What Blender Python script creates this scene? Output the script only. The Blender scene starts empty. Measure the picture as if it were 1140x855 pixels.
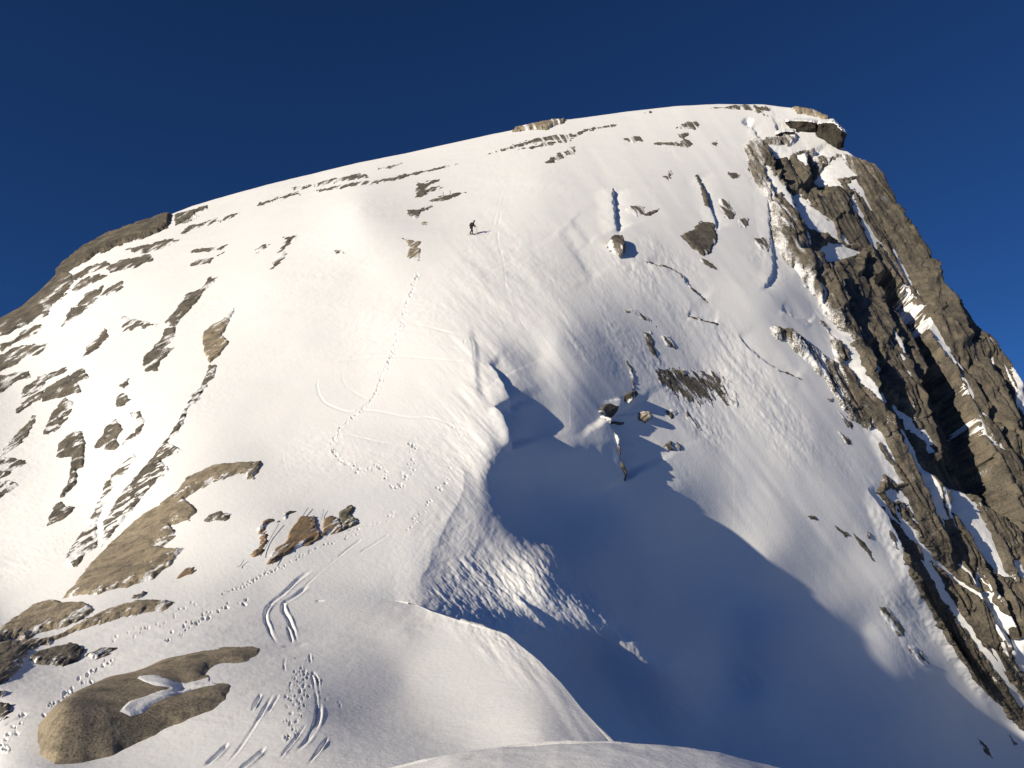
import bpy, math, numpy as np
STEP = 1.0
W0, H0, FPX = 1140.0, 855.0, 861.0
PITCH = math.radians(12.0)
SUN = np.array([-0.757, -0.58, 0.295]); SUN /= np.linalg.norm(SUN)
scene = bpy.context.scene
COL = scene.collection

# ------------------------------------------------------------------ helpers
def ss(a, b, x):
    t = np.clip((x - a) / (b - a), 0, 1); return t * t * (3 - 2 * t)

def ray_point(u, v, z):
    """a point at distance z in front of the camera in direction (u, v)"""
    x = (u - W0 / 2) / FPX * z; y = (H0 / 2 - v) / FPX * z
    c, s = math.cos(PITCH), math.sin(PITCH)
    return np.stack([x, z * c - y * s, z * s + y * c], -1)

def hash3(ix, iy, iz, seed):
    h = (ix.astype(np.uint32) * np.uint32(374761393)) ^ (iy.astype(np.uint32) * np.uint32(668265263)) \
        ^ (iz.astype(np.uint32) * np.uint32(2147483647 - 30)) ^ np.uint32(seed * 974634777 % 4294967295)
    h = (h ^ (h >> np.uint32(13))) * np.uint32(1274126177)
    h = (h ^ (h >> np.uint32(15))) * np.uint32(2246822519)
    h = h ^ (h >> np.uint32(13))
    return h.astype(np.float32) * np.float32(2.0 / 4294967295.0) - np.float32(1)

def noise(p, seed=0):
    p = p.astype(np.float32)
    f = np.floor(p); i = f.astype(np.int64); t = p - f
    t = t * t * t * (t * (t * 6 - 15) + 10)
    x, y, z = i[..., 0], i[..., 1], i[..., 2]
    r = 0
    for dx in (0, 1):
        wx = t[..., 0] if dx else 1 - t[..., 0]
        for dy in (0, 1):
            wy = t[..., 1] if dy else 1 - t[..., 1]
            for dz in (0, 1):
                wz = t[..., 2] if dz else 1 - t[..., 2]
                r = r + hash3(x + dx, y + dy, z + dz, seed) * (wx * wy * wz)
    return r

def fbm(p, octv=4, seed=0, gain=0.5, lac=2.03):
    r = 0; a = 1.0; tot = 0
    for k in range(octv):
        r = r + a * noise(p, seed + k * 7); tot += a
        a *= gain; p = p * lac + 13.7
    return r / tot

def frame(d):
    """matrix taking world coordinates to (along d, across, across)"""
    d = np.array(d, float); d /= np.linalg.norm(d)
    a = np.cross(d, [0, 0, 1.0]); a /= np.linalg.norm(a)
    return np.stack([d, a, np.cross(d, a)], 0)

def poly_sd(U, V, poly):
    """signed distance to a polygon, positive inside, and nearest-edge info"""
    p = np.array(poly, float); n = len(p)
    d2 = np.full(U.shape, 1e12); inside = np.zeros(U.shape, bool)
    for i in range(n):
        a, b = p[i], p[(i + 1) % n]
        e = b - a
        if e @ e < 1e-9: continue
        wx, wy = U - a[0], V - a[1]
        t = np.clip((wx * e[0] + wy * e[1]) / (e @ e), 0, 1)
        d2 = np.minimum(d2, (wx - e[0] * t) ** 2 + (wy - e[1] * t) ** 2)
        c = ((a[1] <= V) & (b[1] > V)) | ((b[1] <= V) & (a[1] > V))
        if abs(e[1]) > 1e-9:
            c &= (U < a[0] + (V - a[1]) / e[1] * e[0])
            inside ^= c
    d = np.sqrt(d2)
    return np.where(inside, d, -d)

def line_d(U, V, pts):
    """(signed distance, fraction along, clamp distance). positive = to the right hand of travel"""
    p = np.array(pts, float)
    seg = np.linalg.norm(p[1:, :2] - p[:-1, :2], axis=1); cum = np.concatenate([[0], np.cumsum(seg)])
    best = np.full(U.shape, 1e12); sgn = np.ones(U.shape); fr = np.zeros(U.shape)
    for i in range(len(p) - 1):
        a, b = p[i, :2], p[i + 1, :2]; e = b - a
        wx, wy = U - a[0], V - a[1]
        t = np.clip((wx * e[0] + wy * e[1]) / (e @ e), 0, 1)
        d2 = (wx - e[0] * t) ** 2 + (wy - e[1] * t) ** 2
        m = d2 < best
        best = np.where(m, d2, best)
        cr = e[0] * wy - e[1] * wx
        sgn = np.where(m, np.where(cr > 0, -1, 1), sgn)
        fr = np.where(m, (cum[i] + t * seg[i]) / cum[-1], fr)
    return np.sqrt(best), sgn, fr

class TPS:
    def __init__(self, pts, lam=2e-4):
        p = np.array(pts, float); self.c = p[:, :2] / 400.0; y = np.log(p[:, 2])
        n = len(p); K = self.k(np.linalg.norm(self.c[:, None] - self.c[None], axis=2)) + lam * np.eye(n)
        Q = np.hstack([np.ones((n, 1)), self.c])
        A = np.block([[K, Q], [Q.T, np.zeros((3, 3))]])
        self.w = np.linalg.solve(A, np.concatenate([y, np.zeros(3)]))
    @staticmethod
    def k(r): return r * r * np.log(r + 1e-9)
    def __call__(self, U, V):
        x, y = (U / 400.0), (V / 400.0); n = len(self.c)
        r = self.w[n] + self.w[n + 1] * x + self.w[n + 2] * y
        for i in range(n):
            d2 = (x - self.c[i, 0]) ** 2 + (y - self.c[i, 1]) ** 2 + 1e-12
            r = r + self.w[i] * 0.5 * d2 * np.log(d2)
        return np.exp(r)

# ------------------------------------------------------------------ the lie of the land: (u, v, metres away)
LEFT = [(-60,730,27),(0,725,29),(-60,690,37),(0,692,36.5),(-60,600,54),(0,600,53),(0,500,66),(0,420,86),(-60,480,72),(-60,400,100),
 (100,655,38.5),(100,600,48),(100,500,62),(100,400,80),(100,700,32),
 (200,640,38),(200,560,47),(200,450,62),(200,350,83),
 (300,600,41),(300,500,53),(300,400,67),(300,300,89),(300,655,36),
 (400,600,42),(400,500,52),(400,400,65),(400,300,83),(400,230,107),(400,650,37.3),
 (200,700,30.5),(200,760,24),(100,760,25.2),(0,780,23.5),(340,720,29),(100,855,17.6),(0,855,18),(200,855,17),(340,855,15.9),(340,790,20.5),
 (-60,800,24),(-60,880,19)]
DOME = LEFT + [(465,672,36),(490,600,42.6),(513,545,48.3),(520,500,52),(532,450,56.5),(540,400,62),(535,350,70),(530,300,79.5),(526,262,91),
 (600,200,117),(560,300,80),(600,400,65.5),(650,300,84),
 (553,640,41.5),(530,580,45.3),(545,520,50.5),(562,490,53.5),(560,440,58),(570,600,45.5),(590,690,40.2),(540,690,38.1),
 (600,540,56.5),(625,600,51.5),(640,660,42.9),(610,630,43.6),(660,675,42.9),(680,690,43.2),(710,715,44.0),(748,747,46.6),(650,610,52.5),(604,585,51.5),(700,655,53),(720,620,62),(680,590,59.5),(800,700,65),(600,470,59.5),(640,500,60),(640,430,64.3),(660,480,62.8),(620,380,67.4),(650,560,60),(680,745,47),(620,725,42.3),(790,750,57.2),(750,680,59.3),
 (700,520,64.2),(850,630,69.8),(900,660,72.2),(960,700,75.2),(1050,757,80.3),(1130,800,86),(850,760,60),(1000,800,70),(720,800,50.5),(800,850,55.5),(950,860,64),
 (700,400,72.3),(700,300,87),(700,200,119),(800,400,80.5),(800,300,95),(800,200,126),(900,500,75.5),(800,520,69.8),(750,548,66),(1000,650,75.5),
 (860,330,93.5),(930,480,80),(1040,700,79.3),(1080,760,82.3),(950,560,75),
 (900,250,121),(950,300,118),(1000,400,99),(1100,500,94),(1140,620,85),(1140,720,79),(1030,560,82),(960,420,90),(1050,640,80),(1200,700,84),(1200,550,97)]
SIL = [(-80,402,118),(-40,378,116),(0,356,115),(25,342,117),(45,325,120),(62,308,123),(70,294,127),(95,276,131),(120,262,134),(150,250,137),(192,238,141),(215,229,143),(250,219,146),(300,205,150),
 (350,193,154),(400,181,157),(450,171,160),(500,160,163),(550,149,166),(600,139,169),(625,134,170),(650,131,172),(700,124,175),(750,118.5,177),
 (800,116,178),(850,116.5,178),(880,120,176),(905,124,172),(920,132,168),(933,150,160),(940,166,155),(955,177,151),(972,184,149),(982,198,146),(993,222,143),(1003,243,140),
 (1012,256,138),(1022,275,136),(1030,291,134),(1045,308,131),(1060,328,125),(1080,358,121),(1100,385,117),(1120,408,113),(1140,432,109),(1200,505,102),(1260,578,97)]
DOME += [(a, b, c) for a, b, c in SIL if a % 50 == 0 or a > 930 or a < 100]
CREST = [(-80,700),(0,705),(100,690),(200,680),(340,668),(440,668),(461,672),(480,680),(510,689),(545,699),(565,706),(600,735),(625,760),(645,785),(665,808),(682,826),(720,860),(800,890),(1000,920),(1260,930)]
FORE = LEFT + [(465,672,36),(510,689,32.8),(560,704,30.2),(600,735,25.9),(640,780,20.8),(682,826,17.2),(720,860,17),(800,890,15),(1000,920,13.5),(1260,930,13),
 (560,760,23.6),(450,760,25.8),(450,700,32),(450,855,15.7),(560,855,15.2),(640,860,14.4),(600,810,17.5),(520,820,18.5),(300,1000,9.5),(0,1000,11),(600,1000,8.5),(1000,1000,9.5),(300,1300,3.4),(0,1300,3.9),(600,1300,3.1),(1100,1300,3.4),
 (300,1900,1.5),(0,1900,1.6),(600,1900,1.45),(1200,1900,1.5)]
tD, tF = TPS(DOME), TPS(FORE)
_s = np.array(SIL, float); _c = np.array(CREST, float)
def sil_v(u): return np.interp(u, _s[:, 0], _s[:, 1])
def crest_v(u): return np.interp(u, _c[:, 0], _c[:, 1])

def depth_dome(U, V):
    z = tD(U, V)
    vc = crest_v(U)
    k = 1 - ss(430, 475, U)
    g = (tF(U, vc) - tD(U, vc)) * np.exp(-np.clip(vc - V, 0, None) / 45) * k
    return z + g

# ------------------------------------------------------------------ sculpting the snow and granite
R_RIGHT = frame((0.42, -0.75, -0.56)); R_LEFT = frame((-0.45, -0.7, -0.5)); R_CLIFF = frame((0.5, -0.45, -0.75))

# cracks, steps and recesses in the big granite face: points, half width px, depth m
def c1(*a): return [(820 + x / 3.5625, 90 + y / 3.5625) for x, y in a]
def c2(*a): return [(820 + x / 3.5625, 300 + y / 3.5625) for x, y in a]
def c3(*a): return [(820 + x / 2.409, 500 + y / 2.409) for x, y in a]
def c4(*a): return [(560 + x / 3.5625, 100 + y / 3.5625) for x, y in a]
def c5(*a): return [(560 + x / 3.5625, 320 + y / 3.5625) for x, y in a]
def c6(*a): return [(x / 3.5625, 200 + y / 3.5625) for x, y in a]
def c7(*a): return [(x / 3.5625, 400 + y / 3.5625) for x, y in a]
def c8(*a): return [(x / 3.5625, 615 + y / 3.5625) for x, y in a]
def c9(*a): return [(300 + x / 3.5625, 180 + y / 3.5625) for x, y in a]
def cA(*a): return [(260 + x / 7.125, 540 + y / 7.125) for x, y in a]
def cB(*a): return [(300 + x / 3.5625, 380 + y / 3.5625) for x, y in a]
def cC(*a): return [(260 + x / 3.5625, 560 + y / 3.5625) for x, y in a]
def cD(*a): return [(440 + x / 3.5625, 540 + y / 3.5625) for x, y in a]

STEPS = [  # the side to the right of the line drops away
 (c1((110,380),(125,500),(130,620),(150,760),(120,800),(90,830)), 1.2, 0.5, 8),
 (c1((115,250),(120,300),(150,390),(200,450),(230,540),(290,640),(315,770)), 1.6, 1.7, 12),
 (c1((200,690),(320,730),(350,800),(400,870),(430,960),(500,1080),(560,1170),(620,1330),(700,1470),(790,1625),(860,1760)), 1.5, 1.9, 14),
 (c2((490,310),(520,440),(540,520),(620,690),(700,855),(760,1000),(850,1150)), 1.5, 1.5, 12),
 (c2((560,110),(600,220),(660,330),(720,480),(760,560)), 1.5, 1.6, 10),
 (c2((735,-20),(790,80),(850,180),(915,320)), 1.6, 2.0, 12),
 (c2((850,60),(950,220),(1010,320),(1080,400),(1150,520)), 1.5, 2.4, 12),
 (c2((840,320),(950,500),(1060,700),(1140,830),(1200,960)), 1.0, 0.9, 8),
 (c2((960,350),(1050,500),(1110,660),(1150,720)), 1.5, 1.8, 10),
 (c1((610,490),(640,570),(700,650),(735,740),(800,850)), 1.3, 2.0, 10),
 (c1((270,280),(300,350),(320,410),(340,460)), 2.0, 2.6, 9),
 (c1((500,690),(488,780)), 1.6, 1.8, 5),
 (c1((160,215),(200,205),(240,225)), 1.5, 1.5, 7),
 (c3((350,100),(420,230),(470,350),(540,470),(620,580),(700,680)), 1.3, 1.0, 8),
 (c3((600,300),(650,400),(700,480),(760,560)), 1.5, 1.5, 8),
 (c3((480,40),(560,150),(620,260),(700,400),(771,520)), 1.4, 1.4, 9),
 (c2((0,250),(60,330),(140,385),(260,440)), 1.0, 0.25, 10),
 (c2((170,165),(300,215)), 1.0, 0.35, 5),
 (c4((570,685),(690,715),(740,780),(810,840)), 0.9, 0.3, 8),
 (c4((765,335),(800,400),(825,470),(850,560)), 1.0, 0.5, 7),
 (c4((430,385),(437,440),(440,520),(458,565)), 1.4, 0.8, 10),
 (c5((395,510),(425,560),(440,640),(460,720),(485,770)), 1.2, 1.0, 22),
 (c5((460,440),(465,500)), 1.2, 0.8, 9),
 (c5((730,115),(850,145)), 1.0, 0.25, 6),
 (c4((205,560),(260,640),(340,770)), 6, 0.22, 18), (c4((255,520),(330,620)), 5, 0.16, 14),
 (c4((980,150),(1040,230)), 1.2, 0.5, 5),
]
RECESS = [  # deep shadowed recesses in the face
 (c2((545,30),(600,10),(690,90),(740,150),(775,200),(760,250),(830,360),(900,470),(940,560),(990,680),(1075,855),(1150,1010),(1060,1010),(940,900),(870,855),(810,790),(810,700),(780,600),(720,480),(750,400),(700,280),(640,170),(545,60)), 5.0, 4),
 (c1((275,275),(312,290),(322,350),(342,460),(300,455),(250,420),(290,400),(275,330)), 2.0, 3),
 (c4((950,125),(970,110),(988,122),(985,140),(965,140)), 0.9, 2),
]
BULGE = [(c1((560,90),(600,60),(700,300),(900,560),(1100,900),(1100,1200),(900,1000),(720,560),(600,420)), 0, 1)]

# snow drifts: lips along the ridge line, the right hand side falls away
LIPS = [
 (cB((775,-60),(800,0),(812,95),(815,190),(870,240)), 4.0, 0.20, 26),
 (cB((860,80),(900,120),(945,215),(965,280)), 2.0, 0.55, 12),
 (cB((890,250),(935,340),(965,435)), 2.0, 1.0, 16),
 (cB((740,440),(772,520),(770,590),(735,670),(680,760),(640,855),(600,950),(575,1010)), 99, 0.32, 75),
 (cD((480,450),(540,490),(590,560),(640,590)), 2.0, 0.3, 10),
]
# ski tracks and boot tracks: points, half width px, depth m
GROOVES = [
 (cC((325,250),(250,300),(205,350),(150,390),(120,430),(140,500),(180,560)), 1.7, 0.20),
 (cC((300,320),(240,370),(185,400),(215,450),(235,500),(262,555)), 1.7, 0.20),
 (cC((210,480),(238,550)), 1.3, 0.16),
 (cC((180,562),(240,560),(298,552)), 1.4, 0.10),
 (cC((620,120),(560,160),(500,195)), 0.9, 0.09), (cC((510,140),(460,175),(410,215)), 0.9, 0.09),
 (cC((410,215),(330,280),(280,330)), 0.9, 0.05),
 (cC((118,740),(95,780),(70,825)), 1.3, 0.12), (cC((235,705),(215,750),(205,790)), 1.1, 0.09),
 (cC((315,400),(340,385),(390,372)), 0.9, 0.08),
 (cC((300,570),(305,640),(335,700),(345,760)), 1.0, 0.07), (cC((300,640),(320,720),(335,800),(325,870),(270,960)), 1.3, 0.09), (cC((210,600),(200,640),(205,670)), 1.0, 0.06), (cC((290,870),(230,950),(180,1010)), 1.2, 0.10),
 (cC((345,760),(340,860),(300,930),(240,990)), 2.2, 0.07), (cC((380,920),(330,990),(290,1040)), 1.5, 0.10),
 (c8((910,745),(860,800),(790,855)), 1.7, 0.16), (c8((1055,765),(1000,820),(940,860)), 1.9, 0.18),
 (c8((1100,530),(1030,650),(960,760),(880,850)), 1.4, 0.05), (c8((1115,545),(1060,640)), 1.2, 0.04),
 (c8((120,630),(60,660),(0,690)), 1.2, 0.06),
 (cB((200,115),(185,170),(205,240),(260,270),(330,290),(400,250),(430,200),(450,120),(480,60)), 0.9, 0.09),
 (cB((290,100),(290,170),(340,210),(400,240)), 0.9, 0.05),
 (cB((330,275),(430,280),(560,310),(640,300),(760,350)), 1.0, 0.07), (cB((300,370),(400,395),(480,410)), 0.9, 0.05),
 (cB((240,90),(380,65),(520,60),(640,70),(800,85)), 1.0, 0.05),
 (cB((50,430),(60,500),(90,560),(160,575)), 0.8, 0.05), (cB((100,545),(92,570)), 0.8, 0.05),
 (cB((650,335),(652,350),(690,325)), 0.8, 0.10), (cB((525,510),(525,560),(535,600)), 1.5, 0.10),
 (c9((880,180),(850,210),(800,230)), 0.9, 0.08), (c9((920,110),(900,200),(880,280),(840,330)), 0.8, 0.06),
 (c9((940,110),(910,230),(900,300),(930,400),(935,500),(960,570),(1000,640),(1060,720),(1100,800)), 0.9, 0.07),
 (c9((560,640),(680,670),(790,700)), 1.0, 0.07), (c9((770,650),(810,720),(810,800)), 1.0, 0.10),
 (c9((680,20),(860,90),(960,100)), 0.9, 0.04),
]
def chaikin(p, n=2):
    for _ in range(n):
        q = [p[0]]
        for a, b in zip(p[:-1], p[1:]):
            q += [(.75 * a[0] + .25 * b[0], .75 * a[1] + .25 * b[1]), (.25 * a[0] + .75 * b[0], .25 * a[1] + .75 * b[1])]
        p = q + [p[-1]]
    return p
GROOVES = [(chaikin(a), w, h) for a, w, h in GROOVES]
STEPS = [(chaikin(a, 1), w, h, f) for a, w, h, f in STEPS]
LIPS = [(chaikin(a), w, h, f) for a, w, h, f in LIPS]
# trails of boot prints: points, spacing px, radius px, depth, scatter px
rng = np.random.default_rng(5)
TRAILS = [
 (c9((590,440),(575,480),(545,560),(525,650),(490,740),(465,830)), 2.2, 1.2, 0.42, 1.3),
 (cB((480,60),(450,130),(430,200),(400,250),(340,290),(290,340),(250,400),(240,440),(290,475)), 2.2, 1.2, 0.38, 1.6),
 (cB((290,475),(340,495),(380,515),(430,480),(460,530),(500,600),(560,520),(570,400)), 2.2, 1.2, 0.28, 3.0),
 (cB((560,740),(600,670),(650,610),(690,570),(720,480)), 2.2, 1.2, 0.12, 3.0),
 (cB((290,770),(350,740),(430,715),(480,700),(520,660)), 2.6, 1.0, 0.12, 2.0),
 (cA((0,820),(150,760),(250,690),(330,660),(480,590),(600,520),(730,470),(850,430),(1000,380)), 2.2, 1.0, 0.15, 1.2),
 (c8((1140,45),(1040,90),(960,120),(870,160)), 2.5, 1.1, 0.13, 1.2),
 (c8((980,180),(900,205),(850,225),(780,265),(720,300),(650,350)), 3.0, 1.8, 0.20, 4.0),
 (c8((760,190),(700,240),(620,290),(520,310),(440,340)), 3.5, 1.3, 0.10, 3.0),
 (c8((430,430),(370,470),(310,520),(260,570),(170,640)), 3.2, 1.9, 0.20, 3.5),
 (c8((90,640),(60,690),(30,730),(0,800)), 3.5, 1.9, 0.18, 3.0),
 (cC((280,640),(290,700),(262,760),(250,850),(210,930)), 1.1, 1.5, 0.10, 5.5),
 (cC((250,660),(240,700),(225,760),(215,800)), 1.3, 1.2, 0.07, 4.0),
 (cC((340,700),(345,760),(420,790),(450,800)), 3.0, 1.4, 0.07, 2.0),
 (c9((300,60),(560,50),(800,20)), 6, 0.8, 0.05, 3.0),
 (c9((430,620),(400,610),(300,640),(260,690)), 3, 0.9, 0.05, 3.0),
 (c9((700,770),(760,700),(800,740)), 2.5, 1.1, 0.10, 4.0),
 (c9((860,190),(830,260),(800,330)), 2.4, 0.9, 0.06, 4.0),
 (c9((950,60),(930,200),(960,330)), 2.4, 0.9, 0.06, 4.0),
 (cB((730,330),(790,370),(740,350)), 2.0, 1.1, 0.12, 3.5),
]

def sculpt(U, V, P, Z, dome=True):
    """height above the smooth lie of the land along its normal, in metres"""
    D = np.zeros(U.shape)
    mpx = Z / FPX                                   # metres per unit
    def box(pts, r):
        p = np.array(pts)[:, :2]
        m = (U > p[:, 0].min() - r) & (U < p[:, 0].max() + r) & (V > p[:, 1].min() - r) & (V < p[:, 1].max() + r)
        return m
    wob_u = U + 1.6 * noise(P * 0.9, 3) + 0.9 * noise(P * 2.3, 5)
    wob_v = V + 1.6 * noise(P * 0.9, 31) + 0.9 * noise(P * 2.3, 51)
    if dome:
        for pts, w, h, fall in STEPS:
            m = box(pts, fall * 4)
            if not m.any(): continue
            d, sg, fr = line_d(wob_u[m], wob_v[m], pts)
            taper = ss(0, 0.12, fr) * ss(0, 0.12, 1 - fr)
            sd = d * sg                            # going down the slope: positive on the right
            lo = ss(0, 2 * w, sd) * np.exp(-np.clip(sd - w, 0, None) / fall)
            hi = 0.35 * ss(-2 * fall, 0, sd) * (sd < 0) + 0.35 * np.exp(-np.clip(sd, 0, None) / (2 * w)) * (sd >= 0)
            D[m] += taper * h * (1.4 if h > 0.85 else 0.8) * (hi - lo)
        for poly, h, e in RECESS:
            m = box(poly, 20)
            if not m.any(): continue
            sd = poly_sd(wob_u[m], wob_v[m], poly)
            D[m] -= h * ss(-1, e, sd)
        for pts, w, h, fall in LIPS:
            m = box(pts, fall * 4)
            if not m.any(): continue
            d, sg, fr = line_d(wob_u[m] * 1.0, wob_v[m], pts)
            sd = d * sg
            taper = ss(0, 0.2, fr) * ss(0, 0.2, 1 - fr)
            if w > 50:
                D[m] -= taper * h * (1 - np.exp(-np.clip(sd, 0, None) / 18)) * np.exp(-np.clip(sd, 0, None) / fall)
            else:
                D[m] += taper * h * (0.3 * np.exp(-(sd / (fall * .5)) ** 2) - ss(0, w * 2, sd) * np.exp(-np.clip(sd, 0, None) / fall))
    for pts, w, h in GROOVES:
        m = box(pts, 12)
        if not m.any(): continue
        d, sg, fr = line_d(U[m] + 0.5 * noise(P[m] * 1.5, 71), V[m], pts)
        te_ = 0.12 if dome else 0.30
        taper = ss(0, te_, fr) * ss(0, te_, 1 - fr)
        brk = np.clip(0.7 + 1.1 * noise(P[m] * (0.5 if dome else 1.0), 72), 0, 1.6)
        D[m] += taper * (0.32 if dome else 0.8) * h * brk * (-np.exp(-(d / (w * (0.45 + 0.55 * taper))) ** 3) + 0.14 * np.exp(-((d - 1.9 * w) / (0.7 * w)) ** 2) * (1 + sg))
    return D

_tr = []
for pts, sp, r, h, sc in TRAILS:
    p = np.array(chaikin(pts)); seg = np.linalg.norm(p[1:] - p[:-1], axis=1); cum = np.concatenate([[0], np.cumsum(seg)])
    n = int(cum[-1] / sp) + 1
    s = np.linspace(0, cum[-1], n)
    for k in range(n):
        if rng.random() < 0.22: continue
        _tr.append((np.interp(s[k], cum, p[:, 0]) + rng.normal() * sc * 0.8 + (0.7 if k % 2 else -0.7), np.interp(s[k], cum, p[:, 1]) + rng.normal() * sc * .6,
                    r * rng.uniform(.35, .95), h * rng.uniform(.4, 1.7), rng.uniform(0, 3.14)))
def prints(U, V, D):
    """boot prints pressed into the snow on a regular grid of samples"""
    for x, y, r, h, a in _tr:
        R = 4.5 * r
        i = np.where((U[:, 0] > x - R) & (U[:, 0] < x + R))[0]
        if not len(i): continue
        i0, i1 = i[0], i[-1] + 1
        vv = V[(i0 + i1) // 2]
        j = np.where((vv > y - R * 1.3) & (vv < y + R * 1.3))[0]
        if not len(j): continue
        j0, j1 = j[0], j[-1] + 1
        du, dv = U[i0:i1, j0:j1] - x, V[i0:i1, j0:j1] - y
        c, s = math.cos(a), math.sin(a)
        d = np.sqrt(((du * c + dv * s) / 1.3) ** 2 + ((-du * s + dv * c) / 0.8) ** 2) / r
        D[i0:i1, j0:j1] += 0.5 * h * (-np.exp(-d ** 2.5) + 0.16 * np.exp(-((d - 1.5) / 0.5) ** 2) * (1 + 0.9 * math.cos(a * 7)))

def snow_detail(U, V, P):
    """wind crust, sastrugi and drifts in metres"""
    pl = P @ R_LEFT.T.astype(float)
    far = ss(0.0, 1.0, 0.5 + fbm(P * 0.10, 2, 77) * 1.5)
    d = 0.22 * fbm(P * 0.09, 3, 11) * ss(150, 900, V + 300)
    right = ss(545, 640, U + 0.25 * (V - 400)) * ss(60, 20, V - crest_v(U))
    rough_r = 0.060 * fbm(sheet(U, V, 0.90, 0.045, 0.20), 4, 21, 0.6) + 0.03 * fbm(sheet(U, V, 0.85, 0.20, 0.45, 3.1), 2, 25)
    drift_r = 0.14 * fbm(sheet(U, V, 0.92, 0.006, 0.035, 5.0), 3, 27)
    patchy = 0.12 + 1.6 * far * ss(-0.25, 0.5, fbm(sheet(U, V, 0.9, 0.006, 0.018, 17.0), 3, 91))
    lam = poly_sd(U, V, cD((120,430),(280,250),(400,300),(470,230),(560,170),(640,220),(760,380),(900,520),(1110,730),(1090,750),(880,700),(640,570),(500,600),(200,500)))
    shade = poly_sd(U, V, [(570,440),(700,540),(960,710),(1140,810),(1140,860),(600,860),(590,600)])
    calm = 1 - 0.25 * ss(-10, 25, shade)
    d = d + right * (rough_r * patchy * calm + drift_r)
    d = d + ss(-10, 12, lam) * 0.085 * fbm(sheet(U, V, 0.84, 0.05, 0.22, 7.0), 4, 61, 0.6)
    left = 1 - right
    d = d + left * (0.022 * fbm(pl * np.array([0.5, 1.6, 1.6]), 3, 41) * (0.3 + far) + 0.013 * (0.4 + 0.9 * far) * np.where(V > crest_v(U), 0.4, 1) * fbm(sheet(U, V, 0.4, 0.22, 0.38, 1.3), 3, 43, 0.6) + 0.012 * far * fbm(sheet(U, V, 0.15, 0.03, 0.16, 9.0), 3, 45))
    ridge = np.exp(-((U - (545 + 0.12 * (430 - V))) / 60) ** 2) * ss(640, 520, V) * ss(180, 320, V)
    d = d + ridge * 0.11 * fbm(sheet(U, V, 0.80, 0.022, 0.085, 2.0), 4, 51)
    low = np.exp(-((U - 520) / 70) ** 2) * ss(540, 590, V) * ss(20, 0, V - crest_v(U))
    d = d + low * 0.05 * fbm(sheet(U, V, 2.2, 0.05, 0.12, 4.0), 4, 57, .6)
    return d

def sheet(U, V, ang, sa, sb, o=0.0):
    """coordinates that run along / across a direction on the slope"""
    c, s = math.cos(ang), math.sin(ang)
    return np.stack([(U * c + V * s) * sa, (-U * s + V * c) * sb, np.full(np.shape(U), 0.37 + o)], -1)

def normals(P):
    a = np.gradient(P, axis=0); b = np.gradient(P, axis=1)
    n = np.cross(a, b); l = np.linalg.norm(n, axis=-1, keepdims=True); l[l < 1e-9] = 1
    n = n / l
    flip = (n * P).sum(-1) > 0        # must look back towards the viewer side
    n[flip] *= -1
    return n

def grid_mesh(name, P, keep=None, mat=None, attr=None):
    nu, nv = P.shape[:2]
    idx = np.arange(nu * nv).reshape(nu, nv)
    q = np.stack([idx[:-1, :-1], idx[1:, :-1], idx[1:, 1:], idx[:-1, 1:]], -1).reshape(-1, 4)
    if keep is not None:
        kf = (keep[:-1, :-1] | keep[1:, :-1] | keep[1:, 1:] | keep[:-1, 1:]).reshape(-1)
        q = q[kf]
    used = np.unique(q); remap = np.full(nu * nv, -1); remap[used] = np.arange(len(used))
    q = remap[q]; co = P.reshape(-1, 3)[used]
    me = bpy.data.meshes.new(name)
    me.vertices.add(len(co)); me.vertices.foreach_set('co', co.astype(np.float32).ravel())
    me.loops.add(q.size); me.loops.foreach_set('vertex_index', q.astype(np.int32).ravel())
    me.polygons.add(len(q)); me.polygons.foreach_set('loop_start', np.arange(0, q.size, 4, dtype=np.int32))
    me.polygons.foreach_set('use_smooth', np.ones(len(q), bool))
    me.update(); me.validate()
    if attr:
        for k, v in attr.items():
            at = me.attributes.new(k, 'FLOAT', 'POINT'); at.data.foreach_set('value', v.reshape(-1)[used].astype(np.float32))
    ob = bpy.data.objects.new(name, me); COL.objects.link(ob)
    if mat: me.materials.append(mat)
    return ob

# ------------------------------------------------------------------ materials
def new_mat(name):
    m = bpy.data.materials.new(name); m.use_nodes = True
    nt = m.node_tree; return m, nt, nt.nodes['Principled BSDF']
def nd(nt, t, **kw):
    n = nt.nodes.new(t)
    for k, v in kw.items():
        if k in n.inputs: n.inputs[k].default_value = v
        else: setattr(n, k, v)
    return n
def ramp(nt, fac, stops):
    r = nt.nodes.new('ShaderNodeValToRGB'); e = r.color_ramp.elements
    while len(e) < len(stops): e.new(0.5)
    for el, (p, c) in zip(e, stops): el.position = p; el.color = (*c, 1)
    nt.links.new(fac, r.inputs['Fac']); return r.outputs['Color']
def mapped(nt, scale=(1,1,1), rot=None):
    tc = nt.nodes.new('ShaderNodeTexCoord'); mp = nt.nodes.new('ShaderNodeMapping')
    mp.inputs['Scale'].default_value = scale
    nt.links.new(tc.outputs['Object'], mp.inputs['Vector']); return mp.outputs['Vector']
def mix(nt, fac, a, b, mode='MIX'):
    m = nt.nodes.new('ShaderNodeMix'); m.data_type = 'RGBA'; m.blend_type = mode
    for s, v in ((0, fac), (6, a), (7, b)):
        if isinstance(v, (int, float)): m.inputs[s].default_value = v
        elif isinstance(v, tuple): m.inputs[s].default_value = (*v, 1)
        else: nt.links.new(v, m.inputs[s])
    return m.outputs[2]

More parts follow.
